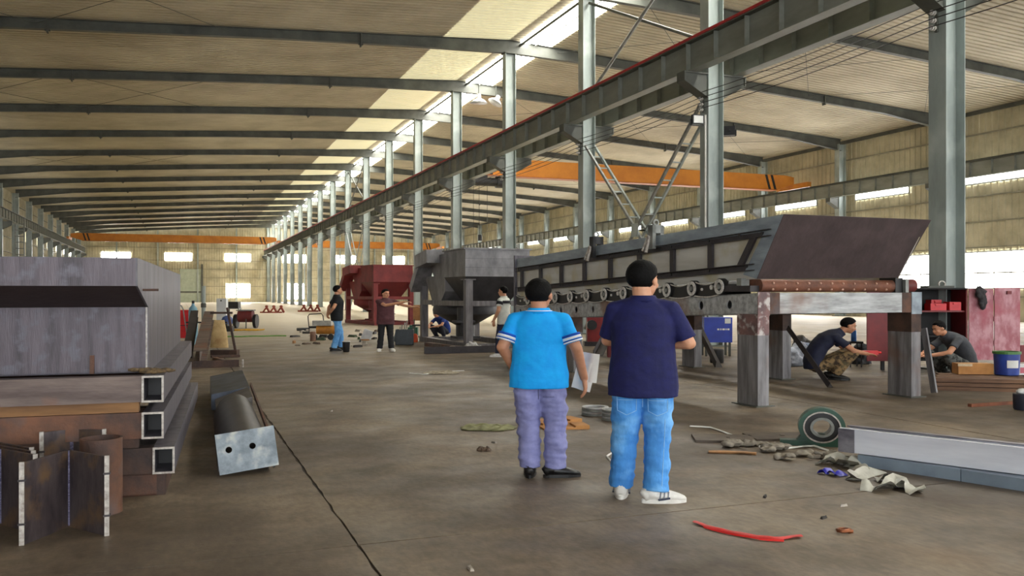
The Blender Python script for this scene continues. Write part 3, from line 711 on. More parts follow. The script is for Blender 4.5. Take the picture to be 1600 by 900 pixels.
# ------------------------------------------------------------------ two hopper machines of one kind
def machine(name, label, loc, rz, body, dark, frame_m, disc_m, sc=1.0):
    t = thing(name, label, 'machine', loc, rz, scale=(sc, sc, sc)); LX, LY = 1.9, 4.2
    for x in (0, LX - .2):
        for y in (0, LY - .2):
            l = MB().box((x, y, .15), (x + .2, y + .2, 1.85)).build('leg', frame_m, t)
            MB().box((x - .06, y - .06, 1.85), (x + .26, y + .26, 1.88)).build('cap_plate', frame_m, l)
    for x in (0, LX - .2): MB().box((x, -.1, 0), (x + .2, LY + .1, .15)).build('skid', frame_m, t)
    for y in (.0, LY - .16): MB().box((.2, y, 0), (LX - .2, y + .14, .14)).build('skid_tie', frame_m, t)
    # hopper: upright box over a tapering funnel
    MB().box((.02, .1, 1.95), (LX, 1.9, 2.68)).build('hopper_box', body, t)
    MB().box((-.03, .05, 2.68), (LX + .05, 1.95, 2.72)).build('hopper_rim', body, t)
    MB().hexa([(.45, .6, 1.25), (LX - .4, .6, 1.25), (LX - .4, 1.5, 1.25), (.45, 1.5, 1.25), (.02, .1, 1.95), (LX, .1, 1.95), (LX, 1.9, 1.95), (.02, 1.9, 1.95)]).build('hopper_funnel', dark, t)
    for k in (1, 2): MB().box((.015, .095, 1.95 + k * .24), (LX + .005, .10, 1.956 + k * .24)).build('seam', dark, t)
    # side housing with two pointed funnels
    sheetp([(.05, 1.9, 2.62), (.05, 1.9, 1.55), (.05, 2.35, 1.2), (.05, 2.62, 1.2), (.05, 2.9, 1.95), (.05, 3.25, 2.25), (.05, 3.25, 2.62)], (1.2, 0, 0), 'side_housing', body, t)
    MB().hexa([(.15, 2.95, 1.12), (.9, 2.95, 1.12), (.9, 3.3, 1.12), (.15, 3.3, 1.12), (.05, 2.7, 1.9), (1.2, 2.7, 1.9), (1.2, 3.75, 1.9), (.05, 3.75, 1.9)]).build('feed_funnel', body, t)
    MB().box((.05, 2.7, 1.9), (1.2, 3.75, 2.0)).build('funnel_collar', body, t)
    bx = MB().box((-.85, -.6, -.16), (.3, .6, .22)); bx.xf(Matrix.Translation((.5, 3.0, 2.48)) @ Matrix.Rotation(-.10, 4, 'X')); bx.build('top_box', body, t)
    ch = MB().box((-.75, -.1, -.12), (-.25, 1.0, .14)); ch.xf(Matrix.Translation((.45, 3.55, 2.3)) @ Matrix.Rotation(-.75, 4, 'X')); ch.build('chute', body, t)
    ch = MB().box((-.3, -.16, -.12), (.3, .16, .16)); ch.xf(Matrix.Translation((.45, 3.85, 2.6))); ch.build('drive_motor', disc_m, t)
    # rotating pan with its drive beneath
    MB().lathe([(.3, .55), (.85, .86), (.95, .88), (.98, 1.0), (.95, 1.12), (.9, 1.12), (.9, 1.0), (.2, .98)], (.95, 2.7, 0), 28).build('pan', disc_m, t, 'auto')
    MB().ring((.95, 2.7, 1.12), (.95, 2.7, 1.16), 1.0, .86, 28).build('pan_rim', frame_m, t)
    MB().cyl((.95, 2.7, .15), (.95, 2.7, .55), .28, 16).box((.6, 2.35, .15), (1.3, 3.05, .22)).build('gearbox', disc_m, t, 'auto')
    MB().cyl((.3, 1.1, .75), (.3, 1.1, 1.1), .16, 14).cyl((.3, 1.1, .4), (.3, 1.1, .75), .06, 10).box((.05, .9, .68), (.6, 1.3, .74)).build('side_motor', dark, t, 'auto')
    MB().box((.2, .02, 1.15), (LX - .2, .14, 1.29)).build('front_tie', frame_m, t)
    MB().box((.02, .2, 1.15), (.14, LY - .2, 1.29)).build('side_tie', frame_m, t)
    return t
bk = M('black_mill_steel', (138, 136, 138), (96, 94, 97), 2.4, .45, .1, (1, 1, .6), .1, 30); bk2 = M('dark_mill_steel', (70, 68, 70), (48, 46, 48), 2.4, .5, .1)
lgm = M('leg_grey_steel', (124, 120, 122), (84, 80, 82), 3, .5, .1, (3, 3, .5))
pb = G(728, 546); machine('feeding_machine', 'unpainted black steel hopper machine beyond the long feeder', pb, .03, bk, bk2, lgm, bk2)
pr_ = G(584, 508.5); machine('feeding_machine', 'oxide-red painted hopper machine behind the man in maroon', pr_, .12, redp, M('deep_red_paint', (116, 36, 38), (96, 28, 32), 2, .55), redp, redp, 1.04)
# ------------------------------------------------------------------ people
def remesh(mb, vox, it, name, mat, parent, wr=0.0, wf=6.0, ws=(1, 1, 1), dec=None):
    ob = bpy.data.objects.new('tmp', mb.mesh('tmp')); COL.objects.link(ob)
    md = ob.modifiers.new('r', 'REMESH'); md.mode = 'VOXEL'; md.voxel_size = vox
    if it: sm = ob.modifiers.new('s', 'SMOOTH'); sm.factor = .5; sm.iterations = it
    dg = bpy.context.evaluated_depsgraph_get(); dg.update(); ev = ob.evaluated_get(dg)
    me = bpy.data.meshes.new_from_object(ev); bpy.data.objects.remove(ob)
    if wr:
        ns = [v.normal.copy() for v in me.vertices]
        for v, n in zip(me.vertices, ns):
            c = v.co; q = V((c.x * wf * ws[0], c.y * wf * ws[1], c.z * wf * ws[2]))
            d = noise.noise(q) + .5 * noise.noise(q * 2.1 + V((3, 1, 7)))
            v.co = c + n * (wr * d)
    me.materials.clear(); me.materials.append(mat); me.polygons.foreach_set('use_smooth', [True] * len(me.polygons)); me.update(); me.name = name
    return put(name, me, parent)
def hand(mb, wr, d, nrm, thumb, curl=.5, s=1.0, spread=.02):
    d = V(d).normalized(); n = V(nrm); n = (n - d * n.dot(d)).normalized(); sd = V(thumb); sd = (sd - d * sd.dot(d) - n * sd.dot(n)).normalized(); wr = V(wr)
    mb.loft([wr - d * .01, wr + d * .03 * s, wr + d * .07 * s, wr + d * .095 * s], [(.028 * s, .02 * s), (.036 * s, .017 * s), (.042 * s, .015 * s), (.04 * s, .012 * s)], sd, 12)
    for o, ln in ((-.031, .058), (-.0105, .072), (.0105, .078), (.031, .07)):
        p = wr + d * (.088 * s) + sd * (o * s); a = curl * .45; seg = ln * s
        for q, f in enumerate((.45, .32, .26)):
            dr = (d * math.cos(a) + n * math.sin(a) + sd * (o * spread * 40 * .3)).normalized(); e = p + dr * seg * f * 1.25
            mb.cap(p, e, (.0098 - q * .0008) * s, (.0092 - q * .0009) * s, 8); p = e; a += curl * .55
    p = wr + d * .025 * s + sd * .03 * s
    for dr, ln, r in (((sd * .75 + d * .65 + n * .2), .042, .0125), ((sd * .35 + d * .9 + n * .35), .034, .0105), ((sd * .1 + d * .95 + n * .45), .026, .0092)):
        dr = dr.normalized(); e = p + dr * ln * s; mb.cap(p, e, r * s, r * .92 * s, 8); p = e
STAND = dict(path=[(0, 0, .78), (0, 0, .9), (0, .0, 1.02), (0, .01, 1.16), (0, .01, 1.28), (0, 0, 1.37), (0, -.005, 1.425), (0, -.005, 1.46)], neck=(0, -.005, 1.44), head=(0, .02, 1.585), hyaw=0, hpitch=0,
    sh=[(-.165, 0, 1.375), (.165, 0, 1.375)], el=[(-.25, -.03, 1.12), (.25, -.03, 1.12)], wr=[(-.27, .06, .88), (.27, .06, .88)],
    hip=[(-.085, 0, .86), (.085, 0, .86)], kn=[(-.10, .02, .47), (.10, .02, .47)], an=[(-.11, -.01, .075), (.11, -.01, .075)], toe=[(-.1, 1), (.25, 1)],
    hd=[(0, .1, -1), (0, .1, -1)], hn=[(1, 0, 0), (-1, 0, 0)], ht=[(0, 1, 0), (0, 1, 0)])
TR = [(.165, .115), (.17, .122), (.16, .118), (.172, .122), (.185, .122), (.168, .105), (.115, .082), (.07, .065)]
skin_m = M('skin', (214, 158, 124), (200, 142, 110), 10, .5); skin_t = M('tanned_skin', (196, 140, 106), (178, 122, 92), 10, .5)
hair_m = M('black_hair', (13, 12, 12), (6, 5, 5), 40, .75, 0, (1, 1, 1), .4, 60, spec=.15)
white_rub = M('white_shoe', (232, 230, 224), (214, 210, 204), 20, .5); black_lea = M('black_shoe', (26, 25, 26), (16, 15, 16), 20, .4)
eye_m = M('eye_dark', (30, 22, 20), (20, 15, 14), 10, .3); lip_m = M('lips', (160, 92, 84), (146, 82, 76), 10, .5)
def person(label, loc, rz, H, pose, shirt, pants, shoe, vox=.011, sc=(1.22, 1.12, 1), sleeve=.62, belly=0.0, hem=.0, wp=.008, ws_=.006, skin=skin_m, extra=None, face=True, hs=1.0, cap=None, sole=None, legw=1.0, group=None):
    P = dict(STAND); P.update(pose); k = H / 1.71
    def S_(p): return V(p) * k
    t = thing('person', label, 'person', loc, rz, scale=sc, group=group)
    path = [S_(p) for p in P['path']]; neck, head = S_(P['neck']), S_(P['head'])
    hm = Matrix.Rotation(P['hyaw'], 3, 'Z') @ Matrix.Rotation(P['hpitch'], 3, 'X')
    def hp(x, y, z): return head + hm @ (V((x, y, z)) * k * hs)
    b = MB(); q = k * hs
    b.ell(hp(0, -.012, .03), (.075 * q, .095 * q, .093 * q), 18, hm); b.ell(hp(0, .026, -.035), (.06 * q, .068 * q, .083 * q), 16, hm); b.ell(hp(0, .06, -.092), (.03 * q, .028 * q, .024 * q), 10, hm)
    b.cap(hp(0, .09, .005), hp(0, .104, -.03), .009 * q, .015 * q, 8); b.ell(hp(0, .072, .032), (.05 * q, .022 * q, .014 * q), 10, hm)
    for s in (-1, 1):
        b.ell(hp(s * .077, -.006, -.008), (.012 * q, .022 * q, .033 * q), 10, hm)
        b.ell(hp(s * .038, .06, -.03), (.025 * q, .025 * q, .025 * q), 8, hm)
    b.ell(hp(0, .088, -.062), (.024 * q, .012 * q, .010 * q), 8, hm)
    b.cap(neck - (path[-1] - path[-2]) * .4, hp(0, -.02, -.05), .058 * k, .056 * k, 12)
    b.loft(path, [(x * .82 * k, y * .8 * k) for x, y in TR], (1, 0, 0), 16)
    sl = MB(); tr_ = MB(); hx, hy = .088 + .092 * legw + .016, .092 * legw + .036
    HW = [hx, hx - .003, .190, .186, .186] + [0] * 3; HD = [hy, hy, .132, .128, .126] + [0] * 3
    sl.loft(path, [(max(x * 1.05, HW[i]) * k + .004, max(y * 1.06 + (belly if 1 <= i <= 4 else 0), HD[i]) * k) for i, (x, y) in enumerate(TR)], (1, 0, 0), 22)
    if hem: sl.loft([path[0] + (path[0] - path[1]).normalized() * hem * k, path[0], path[1]], [(hx * k + .004, hy * k), (hx * k + .004, hy * k), (hx * k, hy * k)], (1, 0, 0), 22)
    pel = path[1]; dn = (path[0] - path[1]).normalized()
    tr_.loft([path[2], path[1], path[0]], [(.155 * k, .112 * k), (.165 * k, .118 * k), (.158 * k * legw, .112 * k)], (1, 0, 0), 20)
    for i in (0, 1):
        sh, el, wr = S_(P['sh'][i]), S_(P['el'][i]), S_(P['wr'][i]); ax = (el - sh)
        b.cap(sh, el, .05 * k, .043 * k, 12); b.cap(el, wr, .043 * k, .03 * k, 12)
        hand(b, wr, P['hd'][i], P['hn'][i], P['ht'][i], P.get('curl', .5), k * .98)
        e = sh + ax * sleeve; u = ax.normalized()
        sl.cap(path[-2] * .9 + path[-3] * .1, sh, .055 * k, .060 * k, 14); sl.cap(sh, sh + ax * .25, .062 * k, .062 * k, 14); sl.loft([sh + ax * .1, sh + ax * sleeve * .5, e - u * .02, e], [(.060 * k, .060 * k), (.061 * k, .061 * k), (.063 * k, .065 * k), (.065 * k, .067 * k)], u.orthogonal(), 16)
        hi, kn, an = S_(P['hip'][i]), S_(P['kn'][i]), S_(P['an'][i])
        b.cap(hi, kn, .06 * k, .045 * k, 10); b.cap(kn, an, .042 * k, .032 * k, 10)
        tr_.cap(hi, kn, .092 * k * legw, .074 * k * legw, 16)
        low = an + (kn - an) * .02
        tr_.loft([kn + (kn - an) * .1, kn, kn + (an - kn) * .4, low + (kn - an) * .08, low], [(.06 * k * legw, .06 * k * legw), (.074 * k * legw, .076 * k * legw), (.068 * k * legw, .072 * k * legw), (.066 * k * legw, .072 * k * legw), (.068 * k * legw, .075 * k * legw)], (1, 0, 0), 16)
        d = V((P['toe'][i][0], P['toe'][i][1], 0)).normalized(); rt = Matrix.Rotation(math.atan2(-d.x, d.y), 4, 'Z'); zf = P.get('zf', [0, 0])[i] * k
        fm = Matrix.Translation((an.x, an.y, zf)) @ rt
        sm = MB(); sm.loft([(0, -.085, .05), (0, -.075, .055), (0, -.02, .06), (0, .03, .055), (0, .09, .046), (0, .14, .037), (0, .172, .03), (0, .182, .026)], [(.02, .03), (.036, .045), (.04, .05), (.042, .047), (.046, .036), (.043, .026), (.03, .016), (.012, .008)], (1, 0, 0), 14)
        sm.loft([(0, -.03, .04), (0, -.03, .105)], [(.042, .055), (.042, .052)], (1, 0, 0), 14)
        so = sm.xf(fm @ Matrix.Scale(k, 4)).build('shoe', shoe, t, True)
        ol = []
        for a in range(24):
            w = 2 * PI * a / 24; y = .05 + .138 * math.sin(w); x = .046 * math.cos(w) * (1.0 if math.sin(w) > 0 else .86); ol.append((x, y))
        n = len(ol); MB().add([(x, y, 0) for x, y in ol] + [(x, y, .028) for x, y in ol], [tuple(range(n - 1, -1, -1)), tuple(range(n, 2 * n))] + [(a, (a + 1) % n, (a + 1) % n + n, a + n) for a in range(n)]).xf(fm @ Matrix.Scale(k, 4)).build('sole', sole or shoe, so)
        if shoe is white_rub and vox < .01:
            for s in (-1, 1):
                for a in range(3):
                    st = MB().rect((s * .0465, .01 + a * .024, .035), (s * .040, -.012 + a * .024 + .03, .085), .006, .007, up=(1, 0, 0)); st.xf(fm @ Matrix.Scale(k, 4)).build('side_stripe', M('grey_stripe', (120, 126, 136), (90, 96, 106), 10, .5), so)
            MB().rect((-.049, .02, .03), (-.046, .08, .045), .012, .01).rect((.049, .0, .03), (.049, .07, .04), .012, .012).xf(fm @ Matrix.Scale(k, 4)).build('navy_flash', M('navy_flash', (40, 48, 70), (30, 36, 56), 10, .5), so)
    remesh(b, vox * .72 if vox < .01 else vox * .85, 3, 'body', skin, t)
    o = remesh(tr_, vox, 4, 'trousers', pants, t, wp * k, 8, (1, 1, 2.0))
    o = remesh(sl, vox, 5, 'shirt', shirt, t, ws_ * k, 6, (1, 1, 1.4))
    # collar
    up = (path[-1] - path[-3]).normalized(); c0 = path[-2] + up * .0
    MB().loft([c0, path[-1] + up * .015 * k], [(.098 * k, .082 * k), (.074 * k, .07 * k)], (1, 0, 0), 20).build('collar', shirt, o, True)
    # hair
    hb = MB(); n, m = 26, 14; vs = []
    for i in range(m + 1):
        w = -PI / 2 + PI * i / m
        for a in range(n):
            ph = 2 * PI * a / n; dx, dy, dz = math.cos(w) * math.cos(ph), math.cos(w) * math.sin(ph), math.sin(w)
            if dy < .1: line = -.80 + (.35 if abs(dx) > .80 and dy > -.35 else 0)
            else: line = -.25 + 1.3 * (dy - .1)
            line = min(line, .45)
            f = max(0.0, min(1.0, (dz - line) / .35))
            r = (1.05 + .075 * f if dz > line else .86) + .025 * noise.noise(V((dx, dy, dz)) * 6)
            vs.append(hp(.0755 * r * dx, -.012 + .095 * r * dy, .03 + .094 * r * dz))
    hb.add(vs, [(i * n + a, i * n + (a + 1) % n, (i + 1) * n + (a + 1) % n, (i + 1) * n + a) for i in range(m) for a in range(n)])
    hb.build('hair', hair_m, t, True)
    if cap is not None:
        MB().ell(hp(0, -.012, .06), (.092 * q, .112 * q, .085 * q), 16, hm).build('helmet', cap, t, True)
    if face:
        for s in (-1, 1):
            MB().ell(hp(s * .030, .083, .006), (.013 * q, .008 * q, .006 * q), 8, hm).build('eye', eye_m, t, True)
            MB().rect(hp(s * .014, .094, .028), hp(s * .048, .082, .030), .006 * q, .007 * q).build('eyebrow', hair_m, t)
        MB().rect(hp(-.02, .098, -.062), hp(.02, .098, -.062), .006 * q, .007 * q).build('mouth', lip_m, t)
    if extra: extra(t, P, k, S_)
    return t
fab = lambda n, a, b=None: M(n, a, b, 14, .8, 0, (1, 1, 1), .25, 22, .3, .7)
navy = fab('navy_cotton', (16, 20, 84), (12, 15, 68)); jeans = M('blue_denim', (84, 160, 232), (52, 122, 200), 7, .8, 0, (1, 1, .4), .3, 60, .3, .7, c3=(124, 188, 245), s3=4)
cyan = fab('cyan_polo', (0, 176, 255), (0, 156, 246)); lilac = fab('grey_lilac_cloth', (146, 148, 196), (120, 122, 172))
# man in navy shirt, arms folded
from mathutils.bvhtree import BVHTree
def stitch(t, name, lines, mat, r=.0028):       # seams laid on the back of the trousers
    tro = [c for c in t.children if c.name.startswith('trousers')][0]; me = tro.data
    bv = BVHTree.FromPolygons([v.co for v in me.vertices], [tuple(p.vertices) for p in me.polygons])
    for ln in lines:
        pts = []
        for (xa, za), (xb, zb) in zip(ln, ln[1:]):
            for q in range(6):
                f = q / 6; h = bv.ray_cast(V((xa + (xb - xa) * f, -1, za + (zb - za) * f)), V((0, 1, 0)))
                if h[0] is not None: pts.append(h[0] + V((0, -.001, 0)))
        if len(pts) > 2: MB().tube(pts, r, 5).build(name, mat, tro)
def x_jeans(t, P, k, S_):
    m = M('denim_stitching', (150, 196, 236), (120, 168, 214), 20, .8); L_ = []
    for s in (-1, 1):
        c = s * .092; L_.append([(c - .058, .755), (c - .056, .655), (c, .625), (c + .056, .655), (c + .058, .755)]); L_.append([(c - .058, .735), (c + .058, .735)])
    L_.append([(0, .78), (0, .66)])
    stitch(t, 'pocket_stitching', L_, m)
    stitch(t, 'leg_seam', [[(.135, .60), (.13, .45), (.12, .2), (.118, .12)]], m)
def mid(a, b): return ((G(*a) + G(*b)) / 2)
p = mid((985, 774), (1025, 789))
navy_man = person('man with folded arms in navy shirt, blue jeans and white trainers', p, -A - .22, 1.72,
    dict(el=[(-.22, .10, 1.14), (.27, .03, 1.13)], wr=[(.06, .22, 1.16), (.05, .20, 1.11)], hd=[(1, -.15, .05), (-1, .1, .1)], hn=[(0, -1, .1), (0, -1, .1)], ht=[(0, 0, 1), (0, 0, 1)],
         kn=[(-.11, .03, .47), (.085, .02, .47)], an=[(-.135, .06, .075), (.08, -.05, .075)], toe=[(-.05, 1), (.95, .35)], hyaw=-.45, hpitch=-.06, curl=.35),
    navy, jeans, white_rub, .0085, (1.2, 1.1, 1), sleeve=.86, hem=.03, belly=.008, legw=1.14, wp=.011, hs=1.1, extra=x_jeans)
# man in cyan polo
wband = M('white_band', (236, 240, 246), (224, 230, 238), 20, .8); bband = M('deep_blue_band', (20, 84, 190), (16, 70, 168), 20, .8)
def x_cyan(t, P, k, S_):
    for i in (0, 1):
        sh, el = S_(P['sh'][i]), S_(P['el'][i]); ax = el - sh
        for f0, f1, m in ((.52, .585, bband), (.60, .68, wband), (.695, .72, bband), (.725, .77, wband)):
            u = ax.orthogonal(); MB().loft([sh + ax * f0, sh + ax * f1], [(.0735 * k, .0735 * k), (.0745 * k, .0745 * k)], u, 22).build('sleeve_band', m, t, True)
    c0 = S_((0, -.005, 1.447)); MB().ring(c0, c0 + V((0, 0, .006)), .094 * k, .07 * k, 22).build('collar_trim', wband, t)
    stitch(t, 'pocket_welt', [[(.03, .66), (.12, .665)], [(.0, .72), (0, .62)]], M('pocket_dark', (96, 98, 136), (86, 88, 124), 20, .8), .003)
p = mid((822, 747), (862, 742))
cyan_man = person('man in bright cyan polo and grey-lilac trousers seen from behind', p, -A - .12, 1.60,
    dict(el=[(-.255, -.05, 1.13), (.265, -.02, 1.12)], wr=[(-.19, .1, .93), (.315, .05, .86)], hd=[(.3, .3, -1), (.12, .0, -1)], hn=[(1, 0, 0), (-1, .2, 0)], ht=[(0, 1, 0), (.2, 1, 0)],
         kn=[(-.075, .02, .47), (.115, .02, .47)], an=[(-.065, .0, .075), (.115, -.01, .075)], toe=[(-.05, 1), (.95, .3)], hyaw=-.25, curl=.55),
    cyan, lilac, black_lea, .0085, (1.24, 1.12, 1), sleeve=.78, skin=skin_t, extra=x_cyan, wp=.016, legw=1.16, hs=1.12)
# papers held in his right hand
hw = Matrix.Translation(p) @ Matrix.Rotation(-A - .12, 4, 'Z') @ Matrix.Diagonal((1.24, 1.12, 1, 1))
pc = hw @ (V((.285, .12, .87)) * (1.60 / 1.71))
pp = thing('paper_sheet', 'folded white papers held in the right hand of the man in cyan', 'paper', pc, -A - .3)
paper_m = M('white_paper', (238, 238, 236), (226, 226, 224), 6, .8)
for k_, (x0, z0, r0) in enumerate(((-.05, -.11, .25), (-.02, -.04, .12))):
    mb = MB(); n = 8
    vs = [(x0 + .16 * a / n, .012 * math.sin(a * .9) + .004 * k_, z0 + .24 * b) for b in (0, 1) for a in range(n + 1)]
    vs2 = [(x, y + .002, z) for x, y, z in vs]; m = n + 1
    mb.add(vs + vs2, [(a, a + 1, a + 1 + m, a + m) for a in range(n)] + [(a + 2 * m, a + 1 + 2 * m, a + 1 + 3 * m, a + 3 * m) for a in range(n)])
    mb.xf(Matrix.Rotation(r0, 4, 'Y')).build('sheet', paper_m, pp, True)
# distant pair
blk = fab('black_cotton', (26, 28, 34), (20, 22, 28)); maroon = fab('maroon_polo', (96, 56, 62), (78, 44, 50)); blkp = fab('black_trouser', (24, 24, 28), (18, 18, 22)); ljean = M('pale_denim', (118, 178, 232), (80, 144, 208), 8, .8, 0, (1, 1, .5), .2, 40)
p = mid((521, 547), (532, 549))
person('man in black shirt and pale blue jeans with hands behind his back', p, -A - 1.15, 1.70,
    dict(el=[(-.27, -.12, 1.13), (.27, -.14, 1.13)], wr=[(-.06, -.2, .93), (.05, -.21, .95)], hd=[(.8, -.1, -.4), (-.8, -.1, -.4)], hn=[(0, 1, 0), (0, 1, 0)], ht=[(0, 0, 1), (0, 0, 1)], an=[(-.10, .12, .075), (.10, -.1, .075)], kn=[(-.1, .1, .47), (.1, .0, .47)], toe=[(0, 1), (.1, 1)]),
    blk, ljean, black_lea, .014, (1.2, 1.15, 1), belly=.015)
p = mid((597, 549), (608, 549))
person('man in maroon polo with both arms stretched out to his left', p, PI - A + .25, 1.60,
    dict(el=[(-.38, .16, 1.27), (.03, .26, 1.27)], wr=[(-.56, .34, 1.22), (-.36, .42, 1.36)], hd=[(-.8, .5, .1), (-.9, .4, .1)], hn=[(0, .3, -1), (0, 0, -1)], ht=[(0, 1, 0), (0, 1, .3)], toe=[(-.25, 1), (.25, 1)], hyaw=.5, hpitch=-.1, an=[(-.13, 0, .075), (.13, .0, .075)]),
    maroon, blkp, white_rub, .014, (1.25, 1.15, 1), belly=.03, hem=.04)
# person behind him in a white helmet
helm = M('white_helmet', (236, 236, 234), (224, 224, 222), 10, .35); workb = fab('work_blue', (44, 72, 150), (34, 58, 126)); pgrey = fab('pale_grey_trouser', (190, 190, 188), (168, 168, 166))
# person in white-black T-shirt
wt = fab('white_tee', (226, 228, 220), (204, 208, 200)); cargo = fab('dark_blue_trouser', (40, 46, 72), (30, 36, 58))
def x_tee(t, P, k, S_):
    for i in (0, 1):
        sh, el = S_(P['sh'][i]), S_(P['el'][i]); ax = el - sh; MB().loft([sh + ax * .15, sh + ax * .42], [(.073 * k, .073 * k), (.072 * k, .072 * k)], ax.orthogonal(), 18).build('black_panel', blk, t, True)
    MB().loft([S_((0, .0, 1.30)), S_((0, .0, 1.365))], [(.203 * k, .137 * k), (.19 * k, .125 * k)], (1, 0, 0), 22).build('black_panel', blk, t, True)
p = G(787, 557)
person('person in white and black T-shirt partly hidden behind the man in cyan', p, -A + 1.15, 1.66, dict(el=[(-.25, .0, 1.12), (.25, .0, 1.12)], wr=[(-.22, .12, .9), (.22, .12, .9)], toe=[(-.6, 1), (.1, 1)], an=[(-.16, .05, .075), (.1, 0, .075)], kn=[(-.13, .05, .47), (.1, .02, .47)]),
    wt, cargo, white_rub, .014, extra=x_tee)
# squatting workers
SQ = dict(path=[(0, -.26, .17), (0, -.27, .27), (0, -.25, .40), (0, -.19, .53), (0, -.10, .64), (0, -.01, .71), (0, .06, .745), (0, .095, .77)], neck=(0, .08, .765), head=(0, .185, .87), hpitch=-.35,
    sh=[(-.165, -.01, .68), (.165, -.01, .68)], el=[(-.23, .2, .47), (.23, .2, .47)], wr=[(-.1, .40, .42), (.1, .40, .42)], hd=[(.5, .8, -.1), (-.5, .8, -.1)], hn=[(0, 0, -1), (0, 0, -1)], ht=[(1, .3, .2), (-1, .3, .2)],
    hip=[(-.09, -.24, .2), (.09, -.24, .2)], kn=[(-.19, .2, .43), (.19, .2, .43)], an=[(-.14, -.02, .09), (.14, -.02, .09)], toe=[(-.3, 1), (.3, 1)])
camo = M('camouflage_cloth', (150, 122, 84), (66, 52, 38), 16, .85, 0, (1, 1, 1), .2, 30, .44, .54, c3=(96, 86, 62), s3=14)
camo_g = M('grey_camouflage_cloth', (96, 98, 96), (40, 42, 42), 16, .85, 0, (1, 1, 1), .2, 30, .44, .54)
dnavy = fab('dark_navy_tee', (32, 36, 62), (24, 28, 50)); dgrey = fab('charcoal_tee', (72, 74, 80), (58, 60, 66))
p = G(1303, 592); SQP = p; person('worker squatting in navy T-shirt and camouflage trousers under the feeder', p, -A - PI / 2 - .12, 1.80, SQ, dnavy, camo, black_lea, .013, (1.15, 1.25, 1.02), skin=skin_t)
p = G(1484, 592); person('worker squatting in charcoal T-shirt in front of the red cabinet', p, -A + PI / 2 + .25, 1.74, SQ, dgrey, camo_g, black_lea, .013, (1.15, 1.2, 1), skin=skin_t)
p = G(687, 528); person('welder crouching with white gloves beneath the black machine', p, PI - A - .6, 1.6, SQ, workb, fab('dark_overall', (40, 44, 60), (30, 32, 46)), black_lea, .016, cap=helm)
# ------------------------------------------------------------------ loose things
def tagm(o, label, cat, group=None): return tag(o, label, cat, group)
def lean(mb, p, rot): 
    return mb.xf(Matrix.Translation(p) @ rot)
RX = lambda a: Matrix.Rotation(a, 4, 'X'); RY = lambda a: Matrix.Rotation(a, 4, 'Y'); RZ = lambda a: Matrix.Rotation(a, 4, 'Z')
# ---- welded V plates in the left foreground
vm = M('heat_tinted_plate', (92, 82, 82), (56, 48, 52), 5, .45, .35, (2, 2, .6), .1, 40, c3=(112, 88, 66), s3=5)
bead = M('weld_bead', (136, 132, 158), (60, 56, 84), 60, .35, .5, (1, 1, 3), .4, 80)
def vplate(label, a, b, c, h=.49, th=.018):
    a, b, c = V(a), V(b), V(c); a.z = b.z = c.z = 0
    t = thing('welded_plate', label, 'steel plate', b, group='V-shaped welded plates')
    for p, q in ((a, b), (b, c)):
        MB().rect((p - b) + V((0, 0, h / 2)), (q - b) + V((0, 0, h / 2)), th, h).build('plate', vm, t)
    MB().cyl((0, -.012, .01), (0, -.012, h), .014, 8).build('weld_seam', bead, t)
    for p in (a - b, c - b):
        d = p.normalized(); e = MB().rect(p + d * .0, p + d * .0 + V((0, 0, h + .005)), th * 1.5, th * 1.1).build('cut_edge', cutedge, t)
        for z in (.12, .38): MB().box((p.x - .02, p.y - .016, z), (p.x + .02, p.y + .016, z + .012)).build('tab', dark_ang, e)
    return t
a0, b0, c0 = G(34, 852), G(108, 822), G(167, 837)
vplate('front V-shaped welded plate standing on the floor at far left', a0, b0, c0)
for i, (dx, dy) in enumerate(((-.42, .22), (-.45, .36), (-.48, .50))):
    o = V((dx, dy, 0)); vplate('%s V-shaped welded plate stacked behind the front one at the left edge' % ['second', 'third', 'fourth'][i], a0 + o + V((.02, .0, 0)), b0 + o, c0 + o)
o = V((-.06, .74, 0)); vplate('V-shaped welded plate standing against the tube frames behind the pipe', b0 + o + V((-.18, -.1, 0)), b0 + o, b0 + o + V((.22, -.12, 0)), .52)
pc = W(158, 5.92)
tagm(MB().ring((0, 0, 0), (0, 0, .51), .135, .122, 32).build('pipe_section', rusty, None, 'auto', pc), 'short upright rusty pipe section behind the welded plate', 'pipe')
# ---- galvanised chute on the floor beside the stack
pA, pB = G(386, 742), W(352, 14.0); ang = math.atan2(-(pB - pA).x, (pB - pA).y)
ch = thing('steel_chute', 'long dark steel chute with a galvanised end plate and two holes', 'chute', pA, ang)
gal2 = M('galvanised_plate', (140, 150, 156), (92, 102, 110), 7, .45, .15, (1, 1, 1), .15, 30, c3=(176, 176, 168), s3=6)
def end_plate(y, w, h, z0, mat, nm, roll=-.12):
    pl = perf(w, h, .012, [(w * .2, h * .58), (w * .6, h * .58)], .026, 14)
    pl.xf(Matrix.Translation((-w / 2, y, z0)) @ Matrix(((0, 1, 0, 0), (1, 0, 0, 0), (0, 0, 1, 0), (0, 0, 0, 1))))
    pl.xf(Matrix.Translation((0, y, h / 2 + z0)) @ RY(roll) @ RX(-.2) @ Matrix.Translation((0, -y, -h / 2 - z0)))
    return pl.build(nm, mat, ch)
end_plate(0, .47, .33, .04, gal2, 'end_plate')
prof = [(math.cos(PI * k / 12) * .23, .02 + math.sin(PI * k / 12) * .30) for k in range(13)]
bm_ = MB(); inn = [(a * .94, b - .012) for a, b in prof][::-1]; bm_.bar((0, .06, .02), (0, 3.0, .02), prof + inn); bm_.build('belly', M('dark_chute', (60, 54, 50), (38, 34, 32), 4, .5, .3), ch, 'auto')
